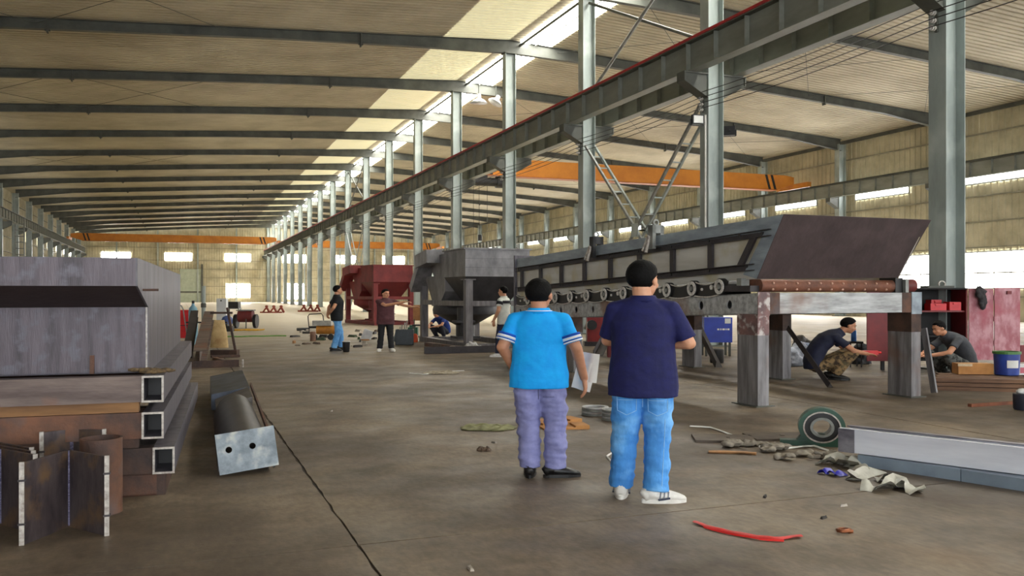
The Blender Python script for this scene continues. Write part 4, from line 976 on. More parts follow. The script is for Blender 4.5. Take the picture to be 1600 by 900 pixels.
MB().hexa([(-.18, 3.0, .02), (.2, 3.0, .02), (.2, 4.1, .02), (-.18, 4.1, .02), (-.2, 3.0, .16), (.2, 3.0, .30), (.2, 4.1, .30), (-.2, 4.1, .16)]).build('transition_box', M('dull_chute_steel', (110, 104, 100), (80, 74, 72), 4, .5, .3), ch)
MB().hexa([(-.24, 4.1, .02), (.22, 4.1, .02), (.22, 6.2, .02), (-.24, 6.2, .02), (-.24, 4.1, .22), (.22, 4.1, .30), (.22, 6.2, .34), (-.24, 6.2, .26)]).build('far_section', M('blue_black_plate', (84, 92, 106), (50, 54, 62), 3, .45, .4), ch)
MB().rect((.23, .6, .2), (.25, 4.4, .3), .02, .05).build('edge_strip', rusty, ch)
# ---- clutter behind the stack
def beam_thing(nm, label, p0, p1, w, h, mat, cat='steel beam', up=(0, 0, 1), sec='rect', group=None):
    p0, p1 = V(p0), V(p1); t = MB()
    if sec == 'rect': t.rect(V(), p1 - p0, w, h, up)
    elif sec == 'I': t.ibeam(V(), p1 - p0, h, w, .012, .01, up)
    elif sec == 'L': t.bar(V(), p1 - p0, [(-w / 2, -h / 2), (w / 2, -h / 2), (w / 2, -h / 2 + .01), (-w / 2 + .01, -h / 2 + .01), (-w / 2 + .01, h / 2), (-w / 2, h / 2)], up)
    o = t.build(nm, mat, None, False, p0); return tagm(o, label, cat, group)
P_ = lambda px, d, z: V((W(px, d).x, W(px, d).y, z))
beam_thing('steel_channel', 'dark steel channel lying across the floor end-on beside the chute', P_(298, 17.2, .07), P_(374, 17.6, .07), .12, .14, rust_d, sec='L')
tagm(MB().cyl((0, 0, 0), (0, 0, .16), .02, 8).build('bolt_stud', cutedge, None, False, P_(372, 17.5, .0) + V((.09, 0, 0))), 'small upright bolt stud at the end of the dark channel', 'bolt')
beam_thing('steel_flat', 'rusty flat bar lying obliquely behind the dark channel', P_(335, 19.5, .03), P_(368, 17.95, .03), .10, .06, tube_m)
beam_thing('steel_flat', 'brown flat bar on the floor pointing toward the middle of the hall', P_(330, 20.0, .03), P_(374, 20.3, .03), .16, .05, rust_d)
beam_thing('steel_joist', 'dark steel joist sloping up toward the blue gas cylinder', P_(293, 19.8, .11), P_(304, 24.0, .92), .2, .2, dark_ang, sec='I')
beam_thing('steel_joist', 'brown steel joist resting beside the cream curved guard', P_(312, 18.3, .15), P_(327, 24.5, .86), .26, .26, tube_m, sec='I')
t = thing('trestle', 'dark iron trestle holding up the far ends of the joists', 'trestle', P_(322, 24.2, 0), -A)
for x in (-.45, .45): MB().rect((x, -.2, 0), (x, 0, .72), .05, .05).rect((x, .2, 0), (x, 0, .72), .05, .05).build('leg', dark_ang, t)
MB().box((-.6, -.03, .66), (.6, .03, .70)).build('top_bar', dark_ang, t)
cg = thing('curved_guard', 'cream painted curved sheet guard in a rusty frame', 'guard', P_(343, 20.9, 0), -A)
prof = [(.22 * math.cos(PI * k / 10), .05 * math.sin(PI * k / 10)) for k in range(11)]
mb = MB(); n = len(prof); vs = []
for z, s in ((.18, 1.0), (.5, .86), (.85, .55)): vs += [(a * s, -b - .02, z) for a, b in prof]
vs2 = [(x, y + .015, z) for x, y, z in vs]; fs = [(r * n + k, r * n + k + 1, (r + 1) * n + k + 1, (r + 1) * n + k) for r in (0, 1) for k in range(n - 1)]
mb.add(vs, fs); mb.add(vs2, fs); mb.build('curved_sheet', M('cream_guard', (216, 188, 134), (176, 140, 92), 4, .6), cg, True)
MB().box((-.22, -.02, 0), (.42, .2, .12)).build('base_frame', rust_d, cg); MB().rect((.36, .08, .1), (.16, .08, 1.15), .05, .05).build('side_bar', rust_d, cg); MB().rect((-.25, .1, 1.02), (.28, .1, 1.02), .05, .05).build('top_bar', rust_d, cg)
gc = thing('gas_cylinder', 'pale blue gas cylinder standing behind the steel trough', 'gas cylinder', P_(302, 25, 0), .05)
MB().lathe([(.13, 0), (.13, .95), (.11, 1.07), (.05, 1.14), (.035, 1.2)], n=20).xf(RX(-.06)).build('cylinder_body', M('pale_blue_paint', (128, 168, 186), (104, 144, 164), 4, .45), gc, 'auto')
MB().cyl((0, .06, 1.2), (0, .06, 1.28), .04, 10).build('valve', blackp, gc)
ht = thing('hand_truck', 'grey tubular hand truck loop behind the trough corner', 'hand truck', P_(288, 23.8, 0), -A)
MB().tube([(.12, 0, .02), (-.05, .05, 1.05), (-.10, .05, 1.15), (-.2, .05, 1.18), (-.28, .05, 1.1), (-.22, .0, .02)], .018, 8).build('tube_frame', galv, ht)
MB().box((-.24, -.12, .0), (.14, .12, .02)).build('toe_plate', galv, ht)
rb = thing('tool_chest', 'bright red tool chest glimpsed behind the hand truck', 'tool chest', P_(291, 26.5, 0), -A)
MB().box((-.3, 0, .12), (.16, .5, .98)).build('chest_body', M('bright_red', (214, 32, 40), (190, 24, 34), 4, .45), rb)
MB().box((-.3, -.02, .5), (.16, .0, .52)).build('drawer_line', blackp, rb)
for x in (-.28, .14): MB().cyl((x - .03, .1, .06), (x + .03, .1, .06), .06, 12).build('castor', blackp, rb)
ps = thing('jib_post', 'slim grey post with a cross arm standing behind the joists', 'post', P_(318, 30, 0), -A)
MB().cyl((0, 0, 0), (0, 0, 1.75), .07, 12).build('post', steel, ps); MB().box((-.15, -.15, 0), (.15, .15, .03)).build('base', steel_d, ps); MB().cyl((0, 0, 1.0), (.0, 0, 1.15), .09, 12).build('collar', steel_d, ps)
cbx = thing('control_cabinet', 'tall pale grey electrical cabinet near the far cart', 'cabinet', P_(345, 40, 0), -A)
MB().box((-.2, 0, .05), (.24, .3, 1.25)).build('cabinet_body', M('pale_grey_cab', (206, 210, 214), (190, 194, 198), 3, .5), cbx); MB().box((-.02, -.02, 1.12), (.05, .0, 1.18)).build('lamp', blackp, cbx); MB().box((-.2, 0, 0), (.24, .3, .05)).build('plinth', steel_d, cbx)
tagm(MB().box((-.36, 0, 0), (.3, .5, .38)).box((-.34, -.02, .3), (.28, .0, .36)).build('dark_crate', blackp, None, False, P_(364, 50, .62), -A), 'dark flat crate on a stand behind the red cart', 'crate')
tagm(MB().box((-.4, 0, .58), (.35, .5, .62)).box((-.38, .02, 0), (-.32, .08, .58)).box((.27, .02, 0), (.33, .08, .58)).box((-.38, .4, 0), (-.32, .46, .58)).box((.27, .4, 0), (.33, .46, .58)).build('stand', galv, None, False, P_(364, 50, 0), -A), 'low metal stand carrying the dark flat crate', 'stand')
ct = thing('cart', 'dark red drum cart on two tyres in the distance', 'cart', G(382, 513), -A)
MB().cyl((-.30, .2, .52), (.30, .2, .52), .27, 20).build('drum', M('maroon_drum', (112, 38, 38), (90, 28, 30), 4, .55), ct, 'auto'); MB().box((-.36, .0, .74), (.36, .4, .79)).build('deck', galv, ct)
for x in (-.42, .42): MB().cyl((x - .06, .2, .3), (x + .06, .2, .3), .3, 20).build('tyre', blackp, ct, 'auto')
MB().rect((.1, -.1, 0), (.1, -.1, .4), .04, .04).build('prop', steel_d, ct)
tagm(MB().lathe([(.02, 0), (.2, .06), (.27, .25), (.2, .42), (.03, .5)], n=16).build('blue_drum', M('blue_plastic', (70, 92, 150), (52, 72, 124), 5, .5), None, True, G(355, 510)), 'round blue float beside the red drum cart', 'drum')
hsm = M('yellow_hose', (216, 168, 48), (186, 140, 36), 8, .5)
hs_ = [(math.cos(k * .55) * (.25 + .02 * k) , math.sin(k * .55) * .2, .03 + .01 * (k % 3)) for k in range(24)]
tagm(MB().tube(hs_, .03, 6).build('hose', hsm, None, True, G(384, 517)), 'coiled yellow hose on the floor in front of the red cart', 'hose')
tagm(MB().tube([(x * .25, math.sin(x * 2.2) * .12, .02) for x in range(9)], .025, 6).build('hose', M('green_hose', (120, 170, 84), (96, 146, 66), 8, .5), None, True, G(352, 527)), 'green hose trailing over the floor before the red cart', 'hose')
tagm(MB().box((-.15, -.1, 0), (.3, .15, .22)).box((-.1, -.11, .22), (.1, .1, .3)).build('power_unit', blackp, None, False, G(352, 518), -A), 'small black power unit on the floor near the green hose', 'power unit')
# rusty lattice pieces far away on the floor
for i, (px, py) in enumerate(((422, 489), (480, 487))):
    t = thing('rusty_bracket', ['nearer-left', 'right-hand'][i] + ' rust-red triangular bracket frame on the far floor', 'bracket', G(px, py), -A, 'rusty brackets far away')
    for k in range(3):
        x = -.55 + k * .55; MB().rect((x, 0, .04), (x + .35, .1, .55), .12, .12).build('diagonal', M('rust_red', (150, 70, 52), (116, 50, 40), 4, .7), t); MB().rect((x + .5, 0, .04), (x + .2, .1, .55), .12, .12).build('diagonal', MATS['rust_red'], t)
    MB().box((-.75, -.06, 0), (.9, .1, .1)).build('sole_bar', MATS['rust_red'], t)
# ---- middle distance: compressor trolley, cans, boxes
cp = thing('compressor_trolley', 'air compressor trolley with orange tank and bent handle', 'compressor', G(504, 531), -A)
MB().cyl((-.18, 0, .32), (.42, 0, .32), .14, 18).build('tank', M('dull_orange', (206, 140, 52), (170, 110, 40), 5, .5), cp, 'auto')
MB().tube([(-.42, .0, .2), (-.48, .05, .75), (-.44, .05, .82), (-.05, .05, .84), (.0, .05, .78), (.06, .0, .45)], .016, 6).build('handle', dark_ang, cp)
MB().box((-.3, -.14, .46), (.3, .14, .62)).build('motor', M('pale_motor', (186, 184, 176), (150, 148, 142), 8, .5), cp)
for x in (-.22, .3):
    MB().cyl((x, -.2, .1), (x, -.14, .1), .1, 14).build('wheel', blackp, cp, 'auto'); MB().rect((x, -.1, .1), (x, -.05, .25), .03, .05).build('strut', galv, cp)
tagm(MB().lathe([(.085, 0), (.09, .02), (.09, .28), (.08, .3)], n=18).build('tin_can', M('rust_can', (140, 102, 80), (104, 76, 62), 8, .6), None, 'auto', G(489, 533)), 'rusty brown tin can standing left of the compressor', 'can')
bk_ = thing('bucket', 'small black bucket with pale rim beside the jeans of the black-shirted man', 'bucket', G(541, 550)); MB().lathe([(.07, 0), (.085, .02), (.1, .26), (.09, .27)], n=18).build('pail', blackp, bk_, 'auto'); MB().ring((0, 0, .262), (0, 0, .275), .105, .085, 18).build('rim', wring, bk_)
wb_ = thing('paper_sack', 'crumpled white sack lying on the scrap beside the maroon-shirted man', 'sack', G(572, 531), -A)
MB().hexa([(-.2, 0, 0), (.12, 0, 0), (.14, .15, 0), (-.16, .15, 0), (-.08, .1, .32), (.2, .1, .26), (.2, .14, .26), (-.06, .14, .36)]).build('sack_body', M('white_sack', (220, 222, 226), (196, 198, 204), 8, .8), wb_)
gb = thing('steel_box', 'dark slate steel box with open top behind the man in maroon', 'box', G(632, 539), -A + .1)
slate = M('slate_paint', (62, 70, 76), (48, 54, 60), 3, .5)
for a, b in (((-.26, 0, 0), (.26, .02, .44)), ((-.26, .4, 0), (.26, .42, .44)), ((-.26, 0, 0), (-.24, .42, .44)), ((.24, 0, 0), (.26, .42, .44))): MB().box(a, b).build('panel', slate, gb)
MB().box((-.26, 0, .0), (.26, .42, .02)).build('bottom', slate, gb)
rg = random.Random(11)
for k in range(4): tagm(MB().cyl((0, 0, 0), (.05, .03, .5 + .06 * k), .02, 8).build('rod_offcut', cutedge, None, False, G(632, 539) + V((-.12 + .07 * k, .2 + .03 * (k % 2), .02))), ['shortest', 'second shortest', 'second tallest', 'tallest'][k] + ' steel rod offcut standing in the slate box', 'rod', 'rods in the slate box')
bd = thing('chair', 'old chair with tan plywood back beside the black machine leg', 'chair', P_(657, 27.5, 0), -A)
MB().box((-.26, .2, .62), (.22, .23, 1.12)).build('backrest', M('tan_plywood', (196, 140, 88), (172, 118, 70), 4, .6), bd); MB().box((-.24, -.2, .46), (.2, .2, .5)).build('seat', M('black_seat', (40, 36, 36), (30, 26, 26), 5, .7), bd)
for x in (-.22, .18):
    for y in (-.18, .2): MB().box((x - .015, y - .015, 0), (x + .015, y + .015, .46 if y < 0 else .66)).build('leg', steel_d, bd)
tagm(MB().lathe([(.09, 0), (.1, .03), (.1, .2), (.05, .26)], n=16).build('jerrycan', M('orange_red_plastic', (224, 88, 36), (200, 72, 28), 5, .5), None, 'auto', P_(648, 26.4, 0)), 'orange-red can on the floor under the tan chair', 'can')
tagm(MB().box((-.15, 0, 0), (.18, .3, .35)).box((-.1, .05, .35), (.1, .25, .42)).build('green_pump', M('green_paint', (40, 96, 78), (30, 76, 62), 5, .5), None, False, P_(644, 29, .0), -A), 'small green pump housing behind the slate box', 'pump')
tagm(MB().tube([(-.1, 0, .02), (-.02, .0, .3), (0.06, .02, .34), (.12, .02, .2), (.14, 0, .02)], .05, 10).build('bent_duct', M('grey_duct', (150, 158, 164), (120, 128, 134), 5, .5), None, True, P_(621, 26.5, 0), -A), 'bent grey duct piece standing beside the slate box', 'duct')
# scrap on the floor behind the two standing men
scr = [M('scrap_brown', (104, 84, 68), (70, 56, 46), 8, .7), M('scrap_dark', (52, 46, 44), (36, 32, 30), 8, .6), M('scrap_pale', (186, 176, 164), (150, 142, 132), 8, .7), M('scrap_tan', (178, 130, 82), (140, 100, 62), 8, .7), M('scrap_green', (84, 100, 76), (60, 74, 54), 8, .7)]
kinds = ['brown', 'dark', 'pale', 'tan', 'greenish']
rs = random.Random(21); SCRAP = {}
for k in range(56):
    px = rs.choice([rs.uniform(455, 520), rs.uniform(545, 612), rs.uniform(545, 720)]); py = rs.uniform(517, 543) if px < 610 else rs.uniform(524, 541)
    if abs(px - 632) < 20 or abs(px - 602) < 14 or abs(px - 527) < 18 or 655 < px < 745: continue
    q = G(px, py); i = rs.randrange(5); w, l, h = rs.uniform(.05, .16), rs.uniform(.12, .45), rs.uniform(.02, .12); mb = MB()
    mb.hexa([(-l / 2, -w / 2, 0), (l / 2, -w / 2 * rs.uniform(.5, 1), 0), (l / 2, w / 2, 0), (-l / 2, w / 2, 0), (-l / 2 * rs.uniform(.5, 1), -w / 3, h), (l / 2, -w / 3, h * rs.uniform(.3, 1)), (l / 3, w / 3, h), (-l / 2, w / 3, h * rs.uniform(.4, 1))])
    SCRAP.setdefault(i, []).append((px, mb.build('scrap_piece', scr[i], None, False, q, rs.uniform(0, 3))))
for i, ls in SCRAP.items():
    for k, (px, o) in enumerate(sorted(ls, key=lambda a: a[0])):
        tagm(o, '%s from the left of the %s scrap offcuts around the two distant standing men' % (ORD[k], kinds[i]), 'scrap', '%s scrap offcuts' % kinds[i])
tagm(MB().cyl((0, 0, .06), (.5, .1, .06), .06, 10).build('motor_shaft', blackp, None, 'auto', G(464, 517)), 'short black shaft lying left of the compressor handle', 'shaft')
tagm(MB().cyl((0, 0, .05), (.3, -.1, .05), .05, 10).build('motor_shaft', blackp, None, 'auto', G(483, 513)), 'stubby black shaft lying behind the compressor handle', 'shaft')
beam_thing('channel_bar', 'long dark channel bar on the floor before the black machine', P_(664, 21.2, .09), P_(775, 21.9, .09), .14, .16, dark_ang, sec='L')
beam_thing('plank', 'brown plank lying beneath the front of the black machine', P_(668, 24.6, .05), P_(724, 22.6, .05), .2, .1, tube_m)
bag = MB(); rr = random.Random(9)
for k in range(9): bag.ell((rr.uniform(-.12, .14), rr.uniform(-.05, .05), .03 + .02 * k), (.2 - .018 * k, .12 - .01 * k, .06), 9)
o = remesh(bag, .02, 2, 'plastic_bag', M('clear_plastic', (206, 204, 200), (160, 158, 156), 12, .25, 0, (1, 1, 1), .4, 30), None, .03, 12); o.location = G(738, 547.5); tagm(o, 'crumpled translucent plastic bag at the foot of the black machine', 'bag')
tagm(MB().ell((0, 0, .06), (.13, .1, .07), 12).build('stone', M('pale_stone', (196, 186, 170), (160, 150, 136), 6, .8), None, True, G(707, 548)), 'pale rounded lump on the floor by the plastic bag', 'stone')

# ---- red tool cabinet with open doors behind the feeder
CZ = .22
cb = thing('tool_cabinet', 'large red tool cabinet with dark interior and open pinkish doors', 'cabinet', P_(1512, 16.3, 0), -A)
pinkp = M('scuffed_pink_red', (190, 142, 150), (158, 92, 102), 7, .6, 0, (1, 1, .5), .05, 30, .4, .62, c3=(164, 84, 96), s3=2.2)
redd = M('dark_red_cab', (120, 24, 26), (96, 18, 22), 3, .5); inb = M('cabinet_black', (22, 18, 18), (14, 12, 12), 4, .7)
BW, BH = 1.46, 1.38
for a, b, nm, m in (((-BW, .0, CZ), (-BW + .03, .6, CZ + BH), 'side_panel', redd), ((-.03, .0, CZ), (.0, .6, CZ + BH), 'side_panel', redd), ((-BW, .57, CZ), (0, .6, CZ + BH), 'back_panel', inb), ((-BW, 0, CZ + BH - .03), (0, .6, CZ + BH), 'top_panel', inb), ((-BW, 0, CZ), (0, .6, CZ + .03), 'bottom_panel', inb), ((-BW + .03, .05, CZ + .92), (-.03, .57, CZ + .95), 'shelf', redd), ((-BW + .03, .05, CZ + .45), (-.03, .57, CZ + .48), 'shelf', inb)):
    MB().box(a, b).build(nm, m, cb)
for x in (-BW + .05, -.1):
    for y in (.05, .5): MB().box((x, y, 0), (x + .06, y + .06, CZ)).build('foot', blackp, cb)
d1 = MB().box((0.01, -.03, CZ + .02), (.47, .0, CZ + BH - .02)).build('door', pinkp, cb); d2 = MB().box((.485, -.05, CZ - .02), (.96, -.02, CZ + BH - .0)).build('door', pinkp, cb)
for z in (.3, .75, 1.15): MB().cyl((.478, -.045, CZ + z), (.478, -.045, CZ + z + .09), .014, 8).build('hinge', pinkp, d1)
MB().box((.7, -.09, CZ + 1.26), (.78, -.05, CZ + 1.32)).build('latch', redd, d2)
MB().box((-BW - .45, -.03, CZ + .0), (-BW, .0, CZ + BH)).build('door', redd, cb)
MB().box((.97, -.05, CZ - .02), (1.5, -.02, CZ + .3)).build('lower_panel', redd, cb)
redl = M('red_plastic_case', (216, 34, 40), (190, 26, 34), 4, .4)
for i, (x, w, h) in enumerate(((-.66, .3, .13), (-.3, .22, .16), (-.52, .2, .2), (-1.15, .3, .14))):
    tagm(MB().box((0, 0, 0), (w, .25, h)).box((w * .3, -.02, h * .7), (w * .7, .0, h * .9)).build('tool_case', redl, None, False, Matrix.Translation(cb.location) @ RZ(-A) @ V((x, .08 + (.26 if i == 2 else 0), CZ + .952))), '%s red tool case on the upper shelf of the cabinet' % ['wide', 'tall right-hand', 'rear', 'left-hand'][i], 'tool case').rotation_euler = (0, 0, -A)
rag = MB(); rr = random.Random(4)
for k in range(12): rag.ell((rr.uniform(-.09, .09), rr.uniform(-.03, .02), -.03 * k + rr.uniform(-.02, .02)), (.10 - .004 * k, .04, .06), 9)
o = remesh(rag, .014, 2, 'dark_rag', M('dark_cloth', (62, 60, 62), (40, 38, 40), 10, .9), None, .02, 14); o.location = Matrix.Translation(cb.location) @ RZ(-A) @ V((.20, -.085, CZ + BH - .02)); tagm(o, 'dark grey cloth hanging over the open cabinet door', 'cloth')
tg = thing('tool_tray', 'flat dark tray with a steel ring on top of the red cabinet', 'tray', Matrix.Translation(cb.location) @ RZ(-A) @ V((-.5, .1, CZ + BH)), -A); MB().box((-.2, 0, 0), (.3, .3, .04)).build('tray', steel_d, tg); MB().ring((.12, .1, .07), (.12, .13, .07), .07, .05, 16).build('ring', cutedge, tg)
# timber pile in front of the cabinet
tim = M('old_timber', (124, 92, 70), (82, 60, 48), 5, .85, 0, (.3, 3, 3), .2, 30)
fo = G(1468, 610); TM = RZ(-A - .22)
for k in range(9):
    row, lay = k % 3, k // 3
    o = MB().box((0, 0, 0), (2.6 - .1 * (k % 2), .32 - .02 * (k % 3), .055)).build('timber_plank', tim, None, False, fo + TM.to_3x3() @ V((-.05 + .12 * ((k * 7) % 3), .36 * row + .02, .065 * lay)), -A - .22 + .02 * ((k * 5) % 3 - 1))
    tagm(o, 'weathered brown plank in the %s layer, %s row of the pile by the cabinet' % (['bottom', 'middle', 'top'][lay], ['front', 'middle', 'back'][row]), 'plank', 'pile of planks')
topz = .195
def on_pile(px, dback): p = G(px, 583 + 0, topz); return p
bx = thing('cardboard_box', 'brown cardboard carton on the planks in front of the cabinet door', 'box', G(1524, 585, topz), -A - .1)
MB().box((-.26, 0, 0), (.28, .26, .17)).build('carton', M('cardboard', (190, 136, 78), (160, 110, 60), 4, .8), bx); MB().box((-.27, -.012, .13), (-.05, .0, .17)).build('torn_flap', M('torn_paper', (206, 186, 156), (180, 160, 130), 12, .8), bx); MB().box((-.26, .1, .17), (.28, .16, .173)).build('tape', M('brown_tape', (206, 160, 104), (190, 146, 94), 4, .4), bx)
pb_ = thing('paint_bucket', 'blue paint bucket with green rim and white label on the planks', 'bucket', G(1573, 585.5, topz))
MB().lathe([(.165, 0), (.175, .01), (.19, .34), (.185, .345)], n=26).build('pail', M('blue_pail', (40, 70, 156), (28, 52, 130), 5, .4), pb_, 'auto'); MB().ring((0, 0, .335), (0, 0, .375), .205, .17, 26).build('rim', M('green_rim', (74, 124, 60), (58, 104, 46), 5, .45), pb_)
lb = MB(); n = 8
for k in range(n):
    a, b = [-PI / 2 - A - .5 + 1.0 * q / n for q in (k, k + 1)]; r = .187; r2 = .19
    lb.add([(r * math.cos(a), r * math.sin(a), .12), (r * math.cos(b), r * math.sin(b), .12), (r2 * math.cos(b), r2 * math.sin(b), .24), (r2 * math.cos(a), r2 * math.sin(a), .24)], [(0, 1, 2, 3)])
lb.build('label', white, pb_)
sc_ = thing('small_tin', 'small white tin with a pink label beside the blue paint bucket', 'tin', G(1599, 586, topz)); MB().box((-.08, 0, 0), (.08, .14, .16)).build('tin', white, sc_).rotation_euler = (0, 0, -A); MB().box((-.05, -.006, .03), (.06, .0, .12)).build('label', M('pink_label', (206, 110, 124), (190, 96, 110), 8, .6), sc_).rotation_euler = (0, 0, -A)
pt = thing('pot', 'dark pot with white paper on top at the right edge', 'pot', G(1598, 640)); MB().lathe([(.10, 0), (.11, .02), (.115, .2), (.105, .21)], n=20).build('pot_body', M('dark_blue_pot', (44, 46, 60), (30, 32, 44), 6, .45), pt, 'auto')
o = MB().ell((0, 0, .235), (.09, .07, .04), 10).build('crumpled_paper', paper_m, pt, True)
beam_thing('wood_strip', 'thin reddish wood strip on the floor in front of the plank pile', P_(1515, 11.4, .02), P_(1590, 11.7, .02), .06, .04, M('red_wood', (140, 82, 54), (110, 62, 42), 4, .7))
beam_thing('leaning_bar', 'flat steel bar leaning on the right front leg of the feeder', P_(1460, 12.75, .03), P_(1443.5, 12.85, .98), .10, .03, leg_m, up=(1, 0, 0))
beam_thing('leaning_channel', 'dark channel leaning diagonally under the feeder near the squatting worker', P_(1299, 13.6, .05), P_(1234, 14.6, .92), .1, .1, dark_ang, sec='L')
beam_thing('leaning_channel', 'dark diagonal channel under the feeder in front of the blue box', P_(1124, 17.4, .06), P_(1086, 19.0, 1.0), .16, .16, dark_ang, sec='L')
beam_thing('leaning_channel', 'short dark channel lying at an angle between the two standing men', P_(934, 20.6, .06), P_(956, 22.4, .62), .22, .16, dark_ang, sec='L')
bb = thing('blue_box', 'blue metal box with white lettering standing behind the feeder', 'box', P_(1122, 20.5, .0), -A)
MB().box((-.33, 0, .33), (.34, .5, .92)).build('box_body', M('strong_blue', (28, 60, 176), (20, 46, 148), 3, .45), bb); MB().box((.16, -.008, .78), (.3, .0, .9)).build('label', white, bb)
for k, (x, w) in enumerate(((-.02, .05), (.05, .03), (.1, .06), (.18, .02), (.22, .05))): MB().box((x, -.006, .62), (x + w, .0, .66)).build('lettering', white, bb)
for x in (-.3, .26): MB().box((x, .02, 0), (x + .05, .07, .33)).build('leg', steel_d, bb)
for x in (-.3, .26): MB().box((x, .42, 0), (x + .05, .47, .33)).build('leg', steel_d, bb)
tagm(MB().lathe([(.14, 0), (.15, .03), (.15, .28), (.13, .3)], n=18).build('black_pail', blackp, None, 'auto', P_(1120, 18.6, 0)), 'black pail under the feeder below the blue box', 'pail')
rm = thing('red_gearbox', 'dark red gearbox on the floor behind the feeder between the two men', 'gearbox', P_(930, 24.5, 0), -A)
MB().box((-.3, 0, .0), (.35, .5, .12)).build('base', dark_ang, rm); MB().box((-.22, .05, .12), (.25, .45, .85)).build('housing', M('gear_red', (150, 30, 30), (116, 22, 24), 3, .5), rm); MB().cyl((-.1, .05, .6), (-.1, -.15, .6), .14, 16).build('shaft_hub', blackp, rm)
tagm(MB().box((-.12, 0, 0), (.12, .25, .36)).box((-.08, -.02, .12), (.08, .0, .26)).build('red_canister', M('gear_red', (150, 30, 30)), None, False, P_(958, 20.2, 0), -A), 'small red canister on the floor left of the navy-shirted man', 'canister')
# workshop bags near the squatting worker
for i, (px, d_, lab, c) in enumerate(((1243, 17.8, 'grey-white plastic sack behind the diagonal channel', (176, 182, 196)), (1256, 19.0, 'pale blue folded sheet heap behind the squatting worker', (150, 166, 196)), (1252, 20.5, 'dark heap of cable and rags behind the squatting worker', (58, 52, 48)), (1346, 18.3, 'dark grey tool bag in front of the squatting worker', (62, 66, 74)))):
    mb = MB(); rr = random.Random(30 + i)
    for k in range(8): mb.ell((rr.uniform(-.18, .18), rr.uniform(-.1, .1), .1 + rr.uniform(0, .3 if i != 2 else .4)), (rr.uniform(.1, .2), .12, rr.uniform(.08, .14)), 9)
    mb.box((-.2, -.12, 0), (.2, .12, .12))
    o = remesh(mb, .025, 2, 'sack', M('sack_%d' % i, c, tuple(x * .6 for x in c), 8, .6, 0, (1, 1, 1), .3, 20), None, .03, 8); o.location = P_(px, d_, 0); tagm(o, lab, 'sack')
tagm(MB().lathe([(.05, 0), (.055, .02), (.055, .2), (.02, .26), (.02, .3)], n=14).build('spray_bottle', M('bottle_blue', (60, 120, 200), (48, 100, 176), 6, .3), None, 'auto', P_(1334, 17.6, .52)), 'blue bottle standing on a stool before the squatting worker', 'bottle')
st_ = thing('stool', 'low dark stool under the blue bottle', 'stool', P_(1334, 17.6, 0), -A); MB().box((-.14, -.14, .48), (.14, .14, .52)).build('seat', dark_ang, st_)
for x in (-.12, .1):
    for y in (-.12, .1): MB().box((x, y, 0), (x + .02, y + .02, .48)).build('leg', dark_ang, st_)
tagm(MB().box((-.12, -.04, 0), (.14, .05, .07)).cyl((.14, 0, .035), (.2, 0, .035), .02, 8).build('grinder', redl, None, False, Matrix.Translation(SQP) @ RZ(-A - PI / 2 - .12) @ Matrix.Diagonal((1.15, 1.25, 1.02, 1)) @ (V((0, .455, .40)) * (1.80 / 1.71)), -A), 'red hand grinder held out by the squatting worker', 'grinder')
# ---- right foreground: bearing, aluminium channels, scraps
gb_ = G(1292, 699); br = thing('pillow_bearing', 'green pillow-block bearing standing on the floor at right', 'bearing', gb_ + V((.02, .1, 0)), -A - .25, scale=(1.18, 1, 1.02))
green = M('bearing_green', (44, 84, 66), (30, 62, 50), 5, .45); ax0, ax1 = V((0, -.07, .185)), V((0, .07, .185))
MB().ring(ax0, ax1, .185, .15, 36).build('housing', green, br, 'auto'); MB().box((-.33, -.06, 0), (.25, .06, .05)).hexa([(-.2, -.055, .05), (.2, -.055, .05), (.2, .055, .05), (-.2, .055, .05), (-.15, -.055, .12), (.15, -.055, .12), (.15, .055, .12), (-.15, .055, .12)]).build('foot', green, br)
MB().ring(ax0 + V((0, -.012, 0)), ax1, .15, .138, 36).build('outer_race', cutedge, br, 'auto'); MB().ring(ax0 + V((0, .01, 0)), ax1, .138, .095, 36).build('seal', blackp, br, 'auto'); MB().ring(ax0 + V((0, -.02, 0)), ax1 + V((0, .02, 0)), .095, .072, 30).build('inner_race', galv, br, 'auto')
alu = M('aluminium', (226, 228, 236), (204, 206, 216), 2, .35, .1, (.4, 3, 3)); alud = M('smudged_aluminium', (150, 148, 156), (84, 80, 92), 3, .4, .4, (1, 2, 2))
c0, c1 = P_(1318, 7.72, 0), P_(1750, 6.3, 0); L = (c1 - c0).length; an = math.atan2((c1 - c0).y, (c1 - c0).x)
al = thing('aluminium_channel', 'long pale aluminium channel section lying on flat rails at right', 'channel', c0 + V((0, 0, .11)), an)
MB().box((0, -.1, 0), (L, -.09, .19)).build('front_wall', alu, al); MB().box((0, .14, 0), (L, .15, .19)).build('back_wall', alu, al); MB().box((0, -.1, -.008), (L, .15, .0)).build('bottom', alu, al)
MB().box((0, -.14 + .04, .19), (L, -.05, .198)).build('front_lip', alu, al); MB().box((0, .08, .19), (L, .15, .198)).build('back_lip', alud, al)
MB().box((-.004, -.106, -.01), (.14, -.1, .195)).build('dark_end_band', alud, al); MB().box((.05, -.05, .02), (.9, .08, .12)).build('inner_rib', alud, al)
rl = [(P_(1345, 7.55, 0), P_(1505, 6.93, 0)), (P_(1507, 6.92, 0), P_(1740, 6.14, 0))]
for i, (a, b) in enumerate(rl):
    o = MB().box((0, -.06, 0), ((b - a).length, .16, .095)).build('flat_rail', M('blue_grey_alu', (150, 166, 182), (126, 140, 156), 2, .4, .4), None, False, a, math.atan2((b - a).y, (b - a).x)); tagm(o, ['left', 'right'][i] + ' blue-grey flat rail under the aluminium channel', 'rail')
